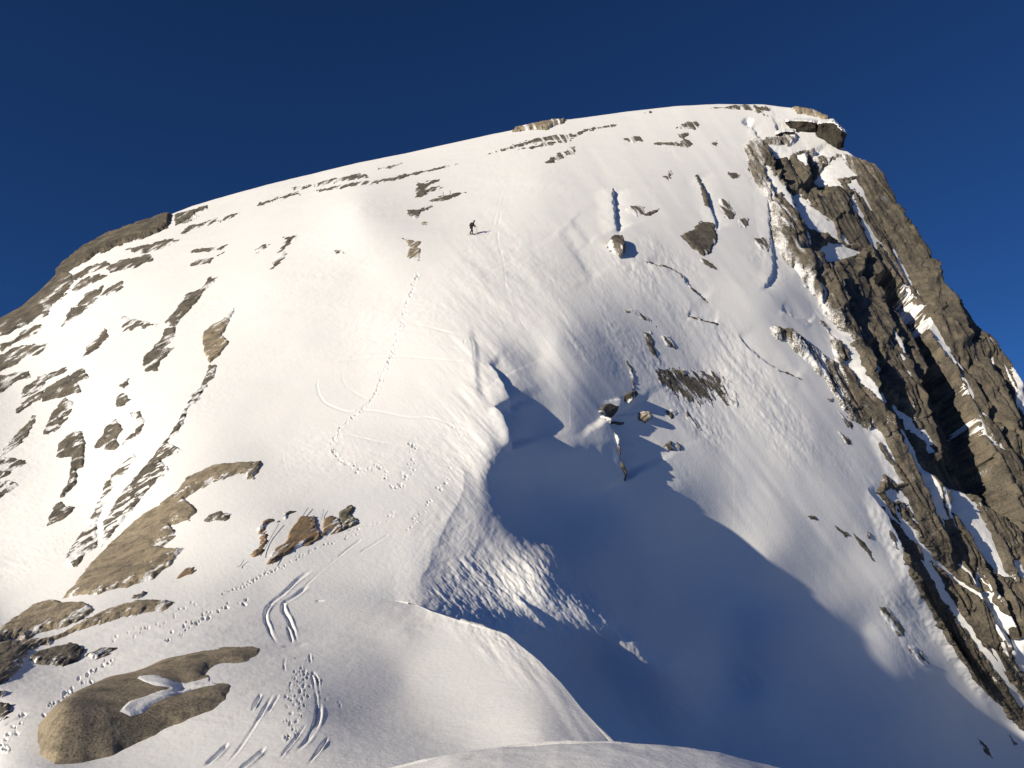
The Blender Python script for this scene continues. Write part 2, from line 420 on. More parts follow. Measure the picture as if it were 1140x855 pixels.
def snow_material():
    m, nt, b = new_mat('wind_packed_snow')
    vec = mapped(nt)
    n1 = nd(nt, 'ShaderNodeTexNoise', Scale=0.35, Detail=5.0); nt.links.new(vec, n1.inputs['Vector'])
    c = ramp(nt, n1.outputs['Fac'], [(0.3, (0.83, 0.87, 0.92)), (0.7, (0.87, 0.895, 0.925))])
    nt.links.new(c, b.inputs['Base Color'])
    b.inputs['Roughness'].default_value = 0.65; b.inputs['Specular IOR Level'].default_value = 0.25
    n2 = nd(nt, 'ShaderNodeTexNoise', Scale=5.0, Detail=6.0, Roughness=0.6); nt.links.new(vec, n2.inputs['Vector'])
    n3 = nd(nt, 'ShaderNodeTexNoise', Scale=28.0, Detail=3.0); nt.links.new(vec, n3.inputs['Vector'])
    b1 = nd(nt, 'ShaderNodeBump', Strength=0.35, Distance=0.05); nt.links.new(n2.outputs['Fac'], b1.inputs['Height'])
    b2 = nd(nt, 'ShaderNodeBump', Strength=0.3, Distance=0.01); nt.links.new(n3.outputs['Fac'], b2.inputs['Height'])
    nt.links.new(b1.outputs['Normal'], b2.inputs['Normal']); nt.links.new(b2.outputs['Normal'], b.inputs['Normal'])
    return m

def granite(name, light, dark, stain, scale=1.0, bump=0.5, streak=(1, 1, 1), bscale=3.0, bdist=0.12):
    m, nt, b = new_mat(name)
    vec = mapped(nt); vs = mapped(nt, streak)
    n1 = nd(nt, 'ShaderNodeTexNoise', Scale=0.5 * scale, Detail=8.0, Roughness=0.65); nt.links.new(vs, n1.inputs['Vector'])
    c = ramp(nt, n1.outputs['Fac'], [(0.35, dark), (0.62, light)])
    n2 = nd(nt, 'ShaderNodeTexNoise', Scale=9.0 * scale, Detail=6.0, Roughness=0.75); nt.links.new(vec, n2.inputs['Vector'])
    sp = ramp(nt, n2.outputs['Fac'], [(0.38, (0.22, 0.21, 0.2)), (0.52, (1, 1, 1)), (0.72, (1.0, 1.0, 1.0))])
    c = mix(nt, 0.8, c, sp, 'MULTIPLY')
    n3 = nd(nt, 'ShaderNodeTexNoise', Scale=0.9 * scale, Detail=5.0, Roughness=0.6); nt.links.new(vs, n3.inputs['Vector'])
    f = ramp(nt, n3.outputs['Fac'], [(0.5, (0, 0, 0)), (0.68, (0.8, 0.8, 0.8))])
    c = mix(nt, f, c, stain)
    at = nt.nodes.new('ShaderNodeAttribute'); at.attribute_name = 'dust'
    n5 = nd(nt, 'ShaderNodeTexNoise', Scale=7.0, Detail=5.0, Roughness=0.7); nt.links.new(vec, n5.inputs['Vector'])
    ad = nd(nt, 'ShaderNodeMath', operation='ADD'); nt.links.new(at.outputs['Fac'], ad.inputs[0]); nt.links.new(n5.outputs['Fac'], ad.inputs[1])
    fd = ramp(nt, ad.outputs[0], [(0.98, (0, 0, 0)), (1.0, (0, 0, 0))]); rr = fd.node.color_ramp.elements; rr[0].position = 0.82; rr[1].position = 1.0; rr[1].color = (1, 1, 1, 1)
    c = mix(nt, fd, c, (0.84, 0.87, 0.91))
    nt.links.new(c, b.inputs['Base Color']); b.inputs['Roughness'].default_value = 0.85; b.inputs['Specular IOR Level'].default_value = 0.25
    n4 = nd(nt, 'ShaderNodeTexNoise', Scale=bscale, Detail=10.0, Roughness=0.7); nt.links.new(vs, n4.inputs['Vector'])
    bp = nd(nt, 'ShaderNodeBump', Strength=bump, Distance=bdist); nt.links.new(n4.outputs['Fac'], bp.inputs['Height'])
    nt.links.new(bp.outputs['Normal'], b.inputs['Normal'])
    return m

def plain(name, col, rough=0.6, metal=0.0):
    m, nt, b = new_mat(name)
    n = nd(nt, 'ShaderNodeTexNoise', Scale=18.0, Detail=3.0)
    c = ramp(nt, n.outputs['Fac'], [(0.3, tuple(x * 0.8 for x in col)), (0.7, tuple(min(1, x * 1.15) for x in col))])
    nt.links.new(c, b.inputs['Base Color']); b.inputs['Roughness'].default_value = rough; b.inputs['Metallic'].default_value = metal
    return m

SNOW = snow_material()
M_GREY = granite('grey_granite', (0.21, 0.192, 0.16), (0.10, 0.094, 0.083), (0.05, 0.048, 0.045))
M_CLIFF = granite('weathered_cliff_granite', (0.155, 0.142, 0.118), (0.08, 0.075, 0.066), (0.21, 0.18, 0.135), 0.6, 0.8)
M_TAN = granite('tan_granite', (0.42, 0.36, 0.265), (0.235, 0.21, 0.165), (0.10, 0.09, 0.075), 1.6, 0.6, (1, 1, 1), 9.0, 0.04)
M_DARK = granite('dark_shaded_granite', (0.075, 0.066, 0.052), (0.035, 0.032, 0.028), (0.02, 0.02, 0.02), 1.0, 0.6)  # dark rock, deepened in colour to stand in for shade under the overhangs
M_BROWN = granite('brown_granite', (0.36, 0.26, 0.165), (0.25, 0.18, 0.115), (0.17, 0.145, 0.11), 1.5, 0.2)
M_LICHEN = granite('lichen_granite', (0.26, 0.25, 0.19), (0.11, 0.11, 0.085), (0.05, 0.05, 0.045), 3.0)

# ------------------------------------------------------------------ terrain sheets
def struct(o, kind='structure'):
    o['kind'] = kind; return o

us = np.arange(-75, 1255, STEP)
rows = []
U1 = us[:, None]
vc = crest_v(us)[:, None]; vs_ = sil_v(us)[:, None]
dip = (75 * ss(452, 560, us))[:, None]
# foreground
nf = int(190 / STEP); t = np.linspace(0, 1, nf)[None]
Vf = vc + (905 - vc).clip(20) * (1 - t)
Vnear = np.concatenate([np.linspace(2100, 1000, 24), np.linspace(990, 915, 16)])[None] + (vc - 905).clip(0)
Vf = np.concatenate([np.broadcast_to(Vnear, (len(us), 40)), Vf], 1)
Uf = np.broadcast_to(U1, Vf.shape)
Zf = tF(Uf, Vf)
# hidden back of the foreground crest
t = np.linspace(0, 1, 40)[None, 1:-1]
Vh = vc + dip * t
Zh = tF(U1, vc) * (1 - ss(0, 1, t) * 1.0) + depth_dome(U1 + 0 * vc, vc + dip) * ss(0, 1, t)
# dome
nd_ = int(620 / STEP); t = np.linspace(0, 1, nd_)[None]
Vd = (vc + dip) * (1 - t) + vs_ * t
Ud = np.broadcast_to(U1, Vd.shape)
Zd = depth_dome(Ud, Vd)
# over the top
t = np.linspace(0, 1, 50)[None, 1:]
Vb = vs_ + 260 * t ** 2
zs = Zd[:, -1:]
Zb = zs * (1 + 0.9 * t)
Vall = np.concatenate([Vf, Vh, Vd, Vb], 1); Zall = np.concatenate([Zf, Zh, Zd, Zb], 1); Uall = np.broadcast_to(U1, Vall.shape).copy()
P0 = ray_point(Uall, Vall, Zall)
N0 = normals(P0)
nF = Vf.shape[1]; nH = Vh.shape[1]
flatc = dip[:, 0] < 2
th_ = np.linspace(0, 1, nH + 6)[None, :, None]
seam = N0[:, nF - 5:nF - 4] * (1 - th_) + N0[:, nF + nH + 4:nF + nH + 5] * th_
N0[flatc, nF - 3:nF + nH + 3] = seam[flatc]
isD = np.zeros(Vall.shape, bool); isD[:, nF + nH:] = True
vis = np.ones(Vall.shape, bool); vis[:, nF:nF + nH] = False; vis[:, nF + nH + Vd.shape[1]:] = False
fadeb = np.ones(Vall.shape); fadeb[:, nF:nF + nH] = 0
Dn = np.zeros(Vall.shape)
sD = slice(nF + nH, nF + nH + Vd.shape[1])
Dn[:, sD] = sculpt(Uall[:, sD], Vall[:, sD], P0[:, sD], Zall[:, sD], True)
Dn[:, :nF] = sculpt(Uall[:, :nF], Vall[:, :nF], P0[:, :nF], Zall[:, :nF], False)
tmp = np.ascontiguousarray(Dn[:, sD]); prints(Uall[:, sD], Vall[:, sD], tmp); Dn[:, sD] = tmp
tmp = np.ascontiguousarray(Dn[:, :nF]); prints(Uall[:, :nF], Vall[:, :nF], tmp); Dn[:, :nF] = tmp
sdet = snow_detail(Uall, Vall, P0)
nearfade = 0.25 + 0.75 * ss(8, 32, Zall)
Dn += sdet * nearfade
th2 = np.linspace(0, 1, nH + 2)[None, 1:-1]
Dn[:, nF:nF + nH] = Dn[:, nF - 1:nF] * (1 - th2) + Dn[:, nF + nH:nF + nH + 1] * th2
PT = P0 + N0 * Dn[..., None]
snow = struct(grid_mesh('snow_slope', PT, None, SNOW))

# near snow bank at the photographer's feet
ub = np.arange(150, 1500, 3.0)
cb = np.interp(ub, [150, 300, 430, 500, 560, 620, 680, 740, 800, 880, 1000, 1500], [960, 905, 857, 840, 831, 826.5, 826, 830, 838, 858, 900, 1100])[:, None]
tt = np.linspace(0, 1, 120)[None]
Vn = 2200 * (1 - tt) ** 2.2 + cb * (1 - (1 - tt) ** 2.2); 
y = (H0 / 2 - Vn) / FPX
zc = 9.5
# ground height under the ray: near feet -1.75 m, meeting the crest
c_, s_ = math.cos(PITCH), math.sin(PITCH)
yc = (H0 / 2 - cb) / FPX
hc = zc * (s_ + yc * c_)
hg = -1.75 * (1 - tt) ** 1.0 + hc * tt
Zn = hg / (s_ + y * c_)
tb = np.linspace(0, 1, 40)[None, 1:]
Vk = cb + 150 * tb ** 1.6; Zk = zc * (1 + 0.55 * tb) + 0 * cb
Vn = np.concatenate([Vn, Vk], 1); Zn = np.concatenate([Zn, Zk], 1)
Un = np.broadcast_to(ub[:, None], Vn.shape)
Pb = ray_point(Un, Vn, Zn); Nb = normals(Pb)
Pb = Pb + Nb * (0.05 * fbm(Pb * 0.6, 3, 91) + 0.012 * fbm(Pb * 3, 3, 93))[..., None]
struct(grid_mesh('snow_bank', Pb, None, SNOW))

# ------------------------------------------------------------------ rock patches
def rock(name, polys, label=None, cat='rock', mat=None, H=0.08, nz=0.075, edge=1.6, holes=(), step=None, fine=1.0, group=None, crisp=0.0, seedk=0, bias=0.04, kind=None, layer=None, pit=0.0, feather=0.13, tilt=None, cap=None, dust=None, wob=1.0, dustmap=None):
    allp = np.concatenate([np.array(p) for p in polys])
    step = step or STEP * 0.75
    sdir = 1.05 if crisp else (-0.55 if allp[:, 0].mean() < 600 else 0.92)
    pad = 5
    u0, u1, v0, v1 = allp[:, 0].min() - pad, allp[:, 0].max() + pad, allp[:, 1].min() - pad, allp[:, 1].max() + pad
    u0 = max(u0, -70); u1 = min(u1, 1250)
    ug = np.arange(u0, u1 + step, step); vg = np.arange(v1, v0 - step, -step)
    Ug, Vg = np.meshgrid(ug, vg, indexing='ij')
    silv = sil_v(Ug)
    over = Vg < silv + 0.3
    Vc = np.maximum(Vg, silv + 0.3)
    isf = Vc > crest_v(Ug)
    if layer == 'D': isf[:] = False
    if layer == 'F': isf[:] = True
    Z = np.where(isf, tF(Ug, Vc), depth_dome(Ug, Vc))
    P = ray_point(Ug, Vc, Z)
    N = normals(P)
    if over.any():
        # past the skyline the sheet turns over the edge and down behind
        k = np.clip(silv + 0.3 - Vg, 0, None)
        Z = Z * (1 + 0.02 * k); P = ray_point(Ug, Vc + 0.12 * k * k, Z)
    base = sculpt(Ug, Vc, P, Z, True) if not isf.all() else sculpt(Ug, Vc, P, Z, False)
    base = base + snow_detail(Ug, Vc, P) * 0.85 * (0.25 + 0.75 * ss(8, 32, Z))
    ww = wob * 3.0 * fbm(sheet(Ug, Vg, 1.08, 0.05, 0.16, 11.0), 3, 451, 0.6) if wob > 1 else 0
    Uw = Ug + ww + 1.3 * noise(P * 1.1, 201 + seedk) + 0.8 * noise(P * 2.9, 203 + seedk); Vw = Vg + 1.3 * noise(P * 1.1, 207 + seedk) + 0.8 * noise(P * 2.9, 209 + seedk)
    sd = np.full(Ug.shape, -1e9)
    for p in polys: sd = np.maximum(sd, poly_sd(Uw, Vw, p))
    for p in holes: sd = np.minimum(sd, -poly_sd(Uw, Vw, p) * 1.5)
    if tilt:
        (ax, ay), (bx, by), k0, k1 = tilt
        tt_ = np.clip(((Ug - ax) * (bx - ax) + (Vg - ay) * (by - ay)) / ((bx - ax) ** 2 + (by - ay) ** 2), 0, 1)
        H = H * (k0 * (1 - tt_) + k1 * tt_); edge = edge * (0.25 + 0.75 * (k0 * (1 - tt_) + k1 * tt_) / max(k0, k1))
    e_ = np.clip(sd / edge, -1.6, 1.0)
    hh = H * np.where(e_ > 0, np.sin(np.clip(e_, 0, 1) * 1.5708), e_)
    if tilt:
        for _ in range(4):
            for ax_ in (0, 1):
                k_ = 9; pd = np.pad(hh, [(k_, k_) if q == ax_ else (0, 0) for q in (0, 1)], mode='edge'); cs = np.cumsum(pd, axis=ax_)
                hb = (np.take(cs, range(2 * k_, cs.shape[ax_]), ax_) - np.take(cs, range(0, cs.shape[ax_] - 2 * k_), ax_)) / (2 * k_)
                hb = np.take(hb, range(hh.shape[ax_]), ax_)
                hh = hh + (hb - hh) * ss(-2, 10, sd)
    h = hh + bias
    if feather:
        sr = np.full(Ug.shape, -1e9)
        for p in polys: sr = np.maximum(sr, poly_sd(Uw + 7, Vw + 2, p))
        er = 1 - ss(-4, 7, sr)
        h = h - er * feather * (0.35 + 1.6 * np.abs(fbm(sheet(Ug, Vg, sdir, 0.05, 0.36), 3, 411))) + er * 0.3 * feather
    soft = np.exp(-np.clip(sd, 0, None) / (edge * 3))
    h = h + nz * (0.6 * fbm(P * 1.3 * fine, 3, 301 + seedk, 0.6) + 0.7 * fbm(sheet(Ug, Vg, sdir, 0.10, 0.33, seedk * .7) * fine, 3, 305, 0.6)) * (0.35 + 0.65 * soft)
    if pit: h = h + pit * np.minimum(0, fbm(sheet(Ug, Vg, 1.08, 0.018, 0.13, 6.0), 4, 401) + 0.10)
    if crisp:
        q = fbm(sheet(Ug + 2 * noise(P * .2, 6), Vg, 1.08, 0.0032, 0.05), 3, 351, 0.45) * 6
        fl = np.floor(q); fr = q - fl; slab = (fl + ss(0.0, 0.16, fr) + 0.15 * fr) / 6
        q2 = fbm(sheet(Ug, Vg, 1.12, 0.010, 0.13, 2.0), 3, 357, 0.5) * 5
        slab2 = (np.floor(q2) + ss(0, 0.3, q2 - np.floor(q2))) / 5
        wv = 0.35 * fbm(sheet(Ug, Vg, 1.08, 0.03, 0.08, 21.0), 3, 371)
        cc = sheet(Ug, Vg, 1.08, 0.020, 0.060); cc[..., 0] += wv; cc[..., 1] += wv
        c3_ = sheet(Ug, Vg, 0.9, 0.055, 0.11); c3_[..., 0] += wv * 2; c3_[..., 1] -= wv
        fl1, fl2 = np.floor(cc).astype(np.int64), np.floor(c3_).astype(np.int64)
        h = h + (0.24 * hash3(fl1[..., 0], fl1[..., 1], fl1[..., 2], 9) + 0.10 * hash3(fl2[..., 0], fl2[..., 1], fl2[..., 2], 19)) * ss(0, 8, sd)
        crack = np.exp(-(np.abs(fbm(sheet(Ug, Vg, 1.05, 0.004, 0.06, 8.0), 3, 361)) / 0.018) ** 2)
        h = h + (crisp * (2.2 * slab + 0.35 * slab2) - 0.5 * crack) * ss(0, 8, sd)
    Q = P + N * (base + h)[..., None]
    if dust is None: dust = 0.13
    st = fbm(sheet(Ug, Vg, sdir, 0.06, 0.36, seedk * .3), 3, 461, 0.6)
    erd = 1 - ss(0, 9, sr) if feather else 0
    dv = dust * (0.55 + 2.4 * st + 0.5 * np.exp(-np.clip(sd, 0, None) / 2.0)) + 0.30 * erd * (0.35 + 1.6 * st)
    if dustmap is not None: dv = dv + dustmap(Ug, Vg)
    if cap is not None:
        sc_ = poly_sd(Uw, Vw, cap); hc_ = h + 0.03 * np.clip(sc_ / 2, -1.5, 1) + 0.02 * fbm(P * 2, 3, 77)
        grid_mesh('snow_patch', P + N * (base + hc_)[..., None], sc_ > -4, SNOW)['kind'] = 'structure'
    keep = (h > -0.30) & (sd > -pad + 0.5)
    if not keep.any(): print('EMPTY', label); return None
    ob = grid_mesh(name, Q, keep, mat or M_GREY, {'dust': np.clip(dv, -0.5, 1)})
    if kind: ob['kind'] = kind
    else: ob['label'] = label; ob['category'] = cat
    if group: ob['group'] = group
    return ob

def strip(pts, w):
    """thin polygon round a line; w may be a list"""
    p = np.array(pts, float); n = len(p); w = np.broadcast_to(w, (n,)) if np.ndim(w) == 0 else np.interp(np.linspace(0, 1, n), np.linspace(0, 1, len(w)), w)
    d = np.gradient(p, axis=0); d /= np.linalg.norm(d, axis=1, keepdims=True)
    q = np.stack([-d[:, 1], d[:, 0]], 1) * w[:, None]
    return [tuple(a) for a in np.concatenate([p + q, (p - q)[::-1]])]

CLIFF = [(828,165),(835,156),(852,154),(866,152),(880,150),(895,158),(905,165),(925,168),(942,172),(960,178),(975,184),(984,194),(1000,230),(1015,255),(1030,285),(1062,325),(1100,380),(1140,425),(1200,495),(1250,560),
 (1250,900),(1190,870),(1160,835),(1130,803),(1105,780),(1080,752),(1060,722),(1040,695),(1015,655),(1000,620),(1000,590),(985,565),(978,548),(985,520),(975,485),(955,470),(938,455),(925,440),(918,422),(900,405),(880,385),(862,375),(858,363),(875,366),(898,380),(915,396),(930,405),
 (924,380),(912,355),(897,325),(882,298),(868,280),(862,262),(856,240),(848,215),(836,200),(830,185)]
CL_HOLES = [
 c1((225,430),(262,440),(300,490),(335,525),(390,560),(412,645),(370,600),(330,590),(300,565),(265,530),(245,480)),
 c1((330,660),(380,632),(460,662),(492,682),(430,703),(390,705),(342,725)),
 c1((308,365),(350,342),(375,312),(425,300),(440,345),(472,378),(440,384),(400,380),(430,432),(360,395),(330,380)),
 c1((105,355),(125,355),(140,390),(200,440),(215,470),(220,540),(185,500),(150,440),(115,400)),
 strip(c1((215,470),(250,560),(300,650),(335,735)), [2, 4, 5, 2]),
 c1((140,645),(180,690),(225,790),(300,855),(330,900),(280,900),(150,800),(140,740)),
 c1((130,250),(200,262),(230,240),(160,215),(250,200),(330,235),(400,290),(370,300),(300,270),(255,275),(180,300),(130,270)),
 strip(c1((460,450),(500,560),(560,640),(690,840)), [1.2, 1.6, 1.0, .8]),
 strip(c1((300,780),(330,830),(345,890)), 1.2),
 strip(c2((215,0),(300,130),(350,210),(440,330),(480,440),(540,530)), [4, 3, 4, 2]),
 c2((340,215),(400,245),(452,300),(430,312),(380,285)),
 strip(c2((430,370),(500,470),(590,600),(660,740),(740,900),(800,990)), [2, 3, 4, 3, 2]),
 strip(c2((600,460),(650,530),(700,590),(760,660),(790,720)), [1, 4, 3, 2]),
 strip(c2((550,290),(575,340),(592,385)), 1.4),
 c2((400,110),(430,105),(452,152),(425,140)), strip(c2((480,255),(500,290),(520,320)), 2.0),
 strip(c2((620,80),(690,110),(750,150)), [0.8, 1.4]), strip(c2((640,570),(740,750),(800,840)), [2, 3, 2]),
 strip(c2((960,580),(985,660),(1060,725)), 1.0), strip(c2((700,225),(745,240)), 1.0),
 strip(c3((430,150),(520,310),(590,440),(680,560),(771,690)), [1.5, 4, 4, 3]),
 strip(c3((370,110),(470,230),(560,330),(650,400)), [2, 2.5, 2.5, 1.5]),
 c3((540,30),(600,80),(650,160),(700,260),(742,350),(700,330),(640,250),(600,180),(560,100)),
 c3((735,280),(771,320),(800,380),(771,365)), c3((730,530),(790,500),(790,620),(760,590)),
 strip(c3((690,380),(730,440)), 1.5), c3((360,0),(400,35),(445,95),(425,100),(380,50)),
 strip(c3((640,0),(650,10)), 1.0),
]
cliff = rock('granite_cliff', [CLIFF], mat=M_CLIFF, H=0.40, nz=0.15, fine=1.8, edge=3, holes=CL_HOLES, kind='structure', crisp=0.6, layer='D', pit=1.1, feather=0, wob=1.6, dust=.16, dustmap=lambda U, V: 0.28 * ss(35, 0, poly_sd(U, V, CLIFF)) * ss(1010, 900, U + 0 * V))

R = []   # name, polygons, label, keyword options
def add(name, polys, label, **k): R.append((name, polys, label, k))
exec_list = None
G_ST = 'rock streaks on the left flank'
# --- left rim
add('ledge_rock', [c6((225,365),(245,340),(330,265),(400,230),(450,206),(560,170),(640,140),(682,132),(672,185),(610,220),(540,240),(450,270),(380,300),(300,345),(230,395))], 'long dark brown ledge standing up along the left skyline', H=.60, edge=3, mat=M_CLIFF, nz=.2, dust=.03, feather=0)
add('ledge_rock', [c6((690,138),(820,104),(827,118),(770,135),(790,145),(740,170),(695,182))], 'icy grey ledge with a snow streak right after the brown skyline ledge', H=0.25)
add('ledge_rock', [c6((712,212),(740,190),(860,155),(950,133),(900,157),(780,192),(735,215))], 'long thin grey ledge slanting below the icy skyline ledge')
add('rock_outcrop', [c6((500,278),(560,262),(600,258),(660,235),(715,238),(680,258),(610,285),(560,295))], 'flat grey outcrop just under the right end of the brown skyline ledge')
add('rock_outcrop', [c6((425,352),(480,322),(590,296),(612,312),(540,345),(440,370))], 'grey oblong outcrop below the middle of the brown skyline ledge')
add('rock_outcrop', [c6((750,288),(780,274),(850,272),(908,256),(880,277),(800,291))], 'upper of two thin wavy dark slivers on open snow', H=0.07)
add('rock_outcrop', [c6((748,337),(790,318),(850,310),(895,280),(835,327),(760,343))], 'lower of two thin wavy dark slivers on open snow', H=0.07)
add('rock_outcrop', [c6((1008,280),(1035,262),(1072,256),(1050,272),(1020,287))], 'small dark sliver alone left of the forked outcrop', H=0.07, edge=2)
add('rock_outcrop', [c6((1008,108),(1030,95),(1090,78),(1140,68),(1065,92),(1030,108))], 'slim dark sliver close under the left skyline', H=0.07, edge=2)
add('rock_outcrop', [c6((655,562),(700,518),(740,458),(800,428),(830,388),(862,388),(800,452),(770,492),(730,542),(690,582),(670,577))], 'upper half of the broken dark diagonal band', group=G_ST)
add('rock_outcrop', [c6((568,752),(573,700),(630,640),(655,590),(700,580),(690,622),(650,670),(690,665),(640,722),(620,757))], 'lower ragged half of the broken dark diagonal band', group=G_ST)
add('rock_outcrop', [c6((805,610),(830,588),(900,540),(932,510),(905,572),(880,612),(912,650),(880,692),(835,727),(810,680))], 'tan pointed outcrop at the top of the long thin seam', mat=M_TAN, H=0.15)
add('rock_outcrop', [c6((828,735),(865,728),(852,780),(820,815),(790,835),(800,810))], 'small dark outcrop hanging under the tan pointed one')
add('rock_outcrop', [c6((485,602),(488,545),(530,550),(620,572),(640,572),(610,588),(550,584))], 'faint grey wedge left of the diagonal band', H=0.06, nz=0.07, dust=.42)
add('rock_outcrop', [c6((322,707),(345,665),(395,628),(418,585),(427,620),(400,647),(345,697))], 'short slanting streak above the hooked pair', group=G_ST)
add('rock_outcrop', [c6((303,502),(345,458),(412,418),(402,452),(375,492),(330,502))], 'leaf shaped outcrop beneath the skyline ledge, left of its twin', group=G_ST)
add('rock_outcrop', [c6((398,467),(430,428),(485,403),(492,425),(450,452))], 'smaller leaf shaped outcrop right of its bigger twin', group=G_ST)
add('rock_outcrop', [c6((245,580),(285,508),(345,498),(352,510),(290,548))], 'pale dusted streak below the bigger leaf shaped outcrop', group=G_ST)
add('rock_outcrop', [c6((-60,690),(-60,540),(0,525),(20,520),(110,460),(190,395),(225,350),(285,372),(292,410),(240,470),(200,500),(190,540),(110,570),(30,612),(0,625))], 'broad brown slab forming the lowest part of the left skyline', mat=M_CLIFF, H=0.20, dust=.12)
add('rock_outcrop', [c6((280,385),(350,343),(430,323),(442,340),(350,372),(290,402))], 'narrow slab tucked under the left end of the brown skyline ledge', H=0.12)
add('rock_outcrop', [c6((283,432),(330,395),(400,373),(432,380),(370,412),(300,442))], 'narrow slab directly below the first slab under the ledge', H=0.10)
add('rock_outcrop', [c6((0,690),(0,655),(60,632),(90,600),(165,573),(162,600),(60,652))], 'thin brown band between two broad brown slabs at the left edge', H=0.12)
add('rock_outcrop', [c6((-40,700),(0,698),(60,668),(192,650),(172,685),(90,712),(40,747),(-40,780))], 'broad brown slab at the left edge, below the skyline slab', H=0.15)
add('rock_outcrop', [c7((-40,75),(0,68),(115,48),(122,70),(60,90),(20,125),(-40,150))], 'dark low slab at the left edge beside the big cluster')
add('rock_outcrop', [c7((78,160),(100,110),(150,73),(262,30),(250,57),(190,82),(170,112),(110,152))], 'grey crest slab on top of the cluster near the left edge')
add('rock_outcrop', [c7((148,162),(220,93),(330,33),(352,70),(310,97),(322,130),(240,152),(180,170))], 'largest brown slab of the cluster near the left edge', H=0.17)
add('rock_outcrop', [c7((62,212),(110,160),(182,118),(172,150),(130,182),(75,217))], 'slim slab left of and under the largest cluster slab')
add('rock_outcrop', [c7((173,292),(210,208),(260,153),(292,165),(280,222),(230,272),(190,294))], 'upright dark slab hanging below the largest cluster slab')
add('rock_outcrop', [c7((-10,390),(50,308),(110,248),(130,223),(147,235),(110,302),(50,352))], 'long slanting grey streak reaching the left edge', group=G_ST)
add('rock_outcrop', [c7((218,387),(235,338),(290,288),(322,281),(337,340),(327,420),(302,432),(302,490),(255,548),(238,552),(270,490),(282,380),(250,382))], 'hammer shaped dark outcrop with a long drooping handle', H=0.15)
add('rock_outcrop', [c7((188,662),(205,610),(238,550),(260,588),(307,580),(270,632))], 'dusty foot of the hammer shaped outcrop')
add('rock_outcrop', [c7((373,347),(420,268),(460,233),(482,270),(455,312),(470,337),(450,357))], 'triangular left half of the hooked pair', H=0.12)
add('rock_outcrop', [c7((478,337),(500,310),(535,290),(538,232),(518,215),(545,203),(568,240),(552,292),(510,328))], 'curved right half of the hooked pair')
add('rock_outcrop', [c7((458,182),(463,150),(490,133),(517,160),(480,182))], 'little dark chip above the hooked pair', H=0.09, edge=2)
add('rock_outcrop', [c7((476,102),(510,73),(507,100),(490,112))], 'tiniest chip beside the foot of the diagonal band', H=0.09, edge=1.5)
add('rock_outcrop', [c7((263,802),(290,738),(350,658),(383,590),(422,563),(382,650),(387,740),(340,772),(300,832))], 'pale grey snow dusted streak left of the longest streak', H=0.08, nz=0.08, dust=.42, group=G_ST)
add('rock_outcrop', [c7((388,572),(420,498),(480,418),(530,378),(542,390),(472,472),(420,542))], 'faint thin streak above the pale snow dusted streak', H=0.06, nz=0.07, dust=.42, group=G_ST)
add('rock_outcrop', [c7((403,742),(413,650),(470,558),(530,478),(600,398),(650,328),(680,288),(740,178),(760,138),(812,106),(792,150),(747,202),(722,262),(665,330),(722,360),(640,402),(680,450),(600,512),(540,582),(500,622),(440,702))], 'longest curving streak, running down from the tan pointed outcrop', H=0.10, nz=0.07, dust=.42, group=G_ST)
add('rock_outcrop', [[(70,668),(85,650),(105,625),(120,608),(150,582),(175,565),(200,547),(207,535),(215,530),(240,519),(262,515),(290,514),(291,522),(283,534),(275,535),(272,527),(255,532),(235,540),(215,550),(205,555),(213,562),(219,568),(210,580),(190,585),(196,595),(185,607),(180,612),(205,610),(190,630),(170,645),(140,655),(110,663),(95,663)]], 'huge brown slab with a curved upper arm, above the footprints', H=0.15, mat=M_TAN, layer='D', edge=3)
add('rock_outcrop', [c7((805,642),(830,620),(880,608),(922,613),(900,642),(860,642),(830,652))], 'small grey chips right of the huge slab', H=0.08, edge=2)
add('rock_outcrop', [c7((-20,390),(0,388),(60,393),(117,405),(60,437),(20,467),(-20,475))], 'speckled dark patch at the left edge, upper of two', nz=0.10, dust=.42)
add('rock_outcrop', [c7((-20,485),(40,483),(72,500),(30,532),(-20,562))], 'speckled dark patch at the left edge, lower of two', nz=0.10, dust=.42)
# --- foreground left
add('rock_slab', [c8((-60,380),(0,318),(50,278),(130,213),(200,191),(245,205),(330,203),(370,223),(377,245),(330,272),(260,307),(180,332),(100,357),(0,367),(-60,400))], 'rounded brown slab by the left edge under the huge slab', H=0.15, mat=M_TAN, edge=4)
add('rock_slab', [c8((-60,400),(0,372),(140,357),(200,347),(330,282),(470,215),(530,195),(560,188),(660,188),(692,198),(640,227),(580,242),(500,257),(400,282),(300,322),(200,372),(110,397),(100,430),(80,470),(40,512),(-60,545))], 'long low slab tapering right along the snow shelf', H=0.10, mat=M_TAN, edge=3)
add('rock_slab', [c8((118,427),(160,400),(290,370),(342,380),(310,432),(250,452),(150,447))], 'dusty grey slab under the long tapering slab', H=0.10)
add('rock_slab', [c8((343,412),(400,378),(467,377),(420,402),(370,422))], 'pale sliver right of the dusty grey slab', H=0.05, edge=2)
add('rock_slab', [c8((-40,555),(25,548),(20,575),(-40,585))], 'small dark stub at the left edge above the boot tracks', edge=2)
add('rock_slab', [c8((-40,590),(40,598),(47,625),(20,652),(-40,672))], 'rounded dark stub at the left edge, lower of two', edge=3)
add('rock_slab', [c8((513,192),(530,165),(582,151),(560,182))], 'small grey chip above the tip of the long slab', edge=2, H=0.07)
add('rock_slab', [c8((703,102),(740,70),(777,63),(762,85))], 'lone brown chip on the snow right of the huge slab', edge=2, H=0.07, mat=M_BROWN)
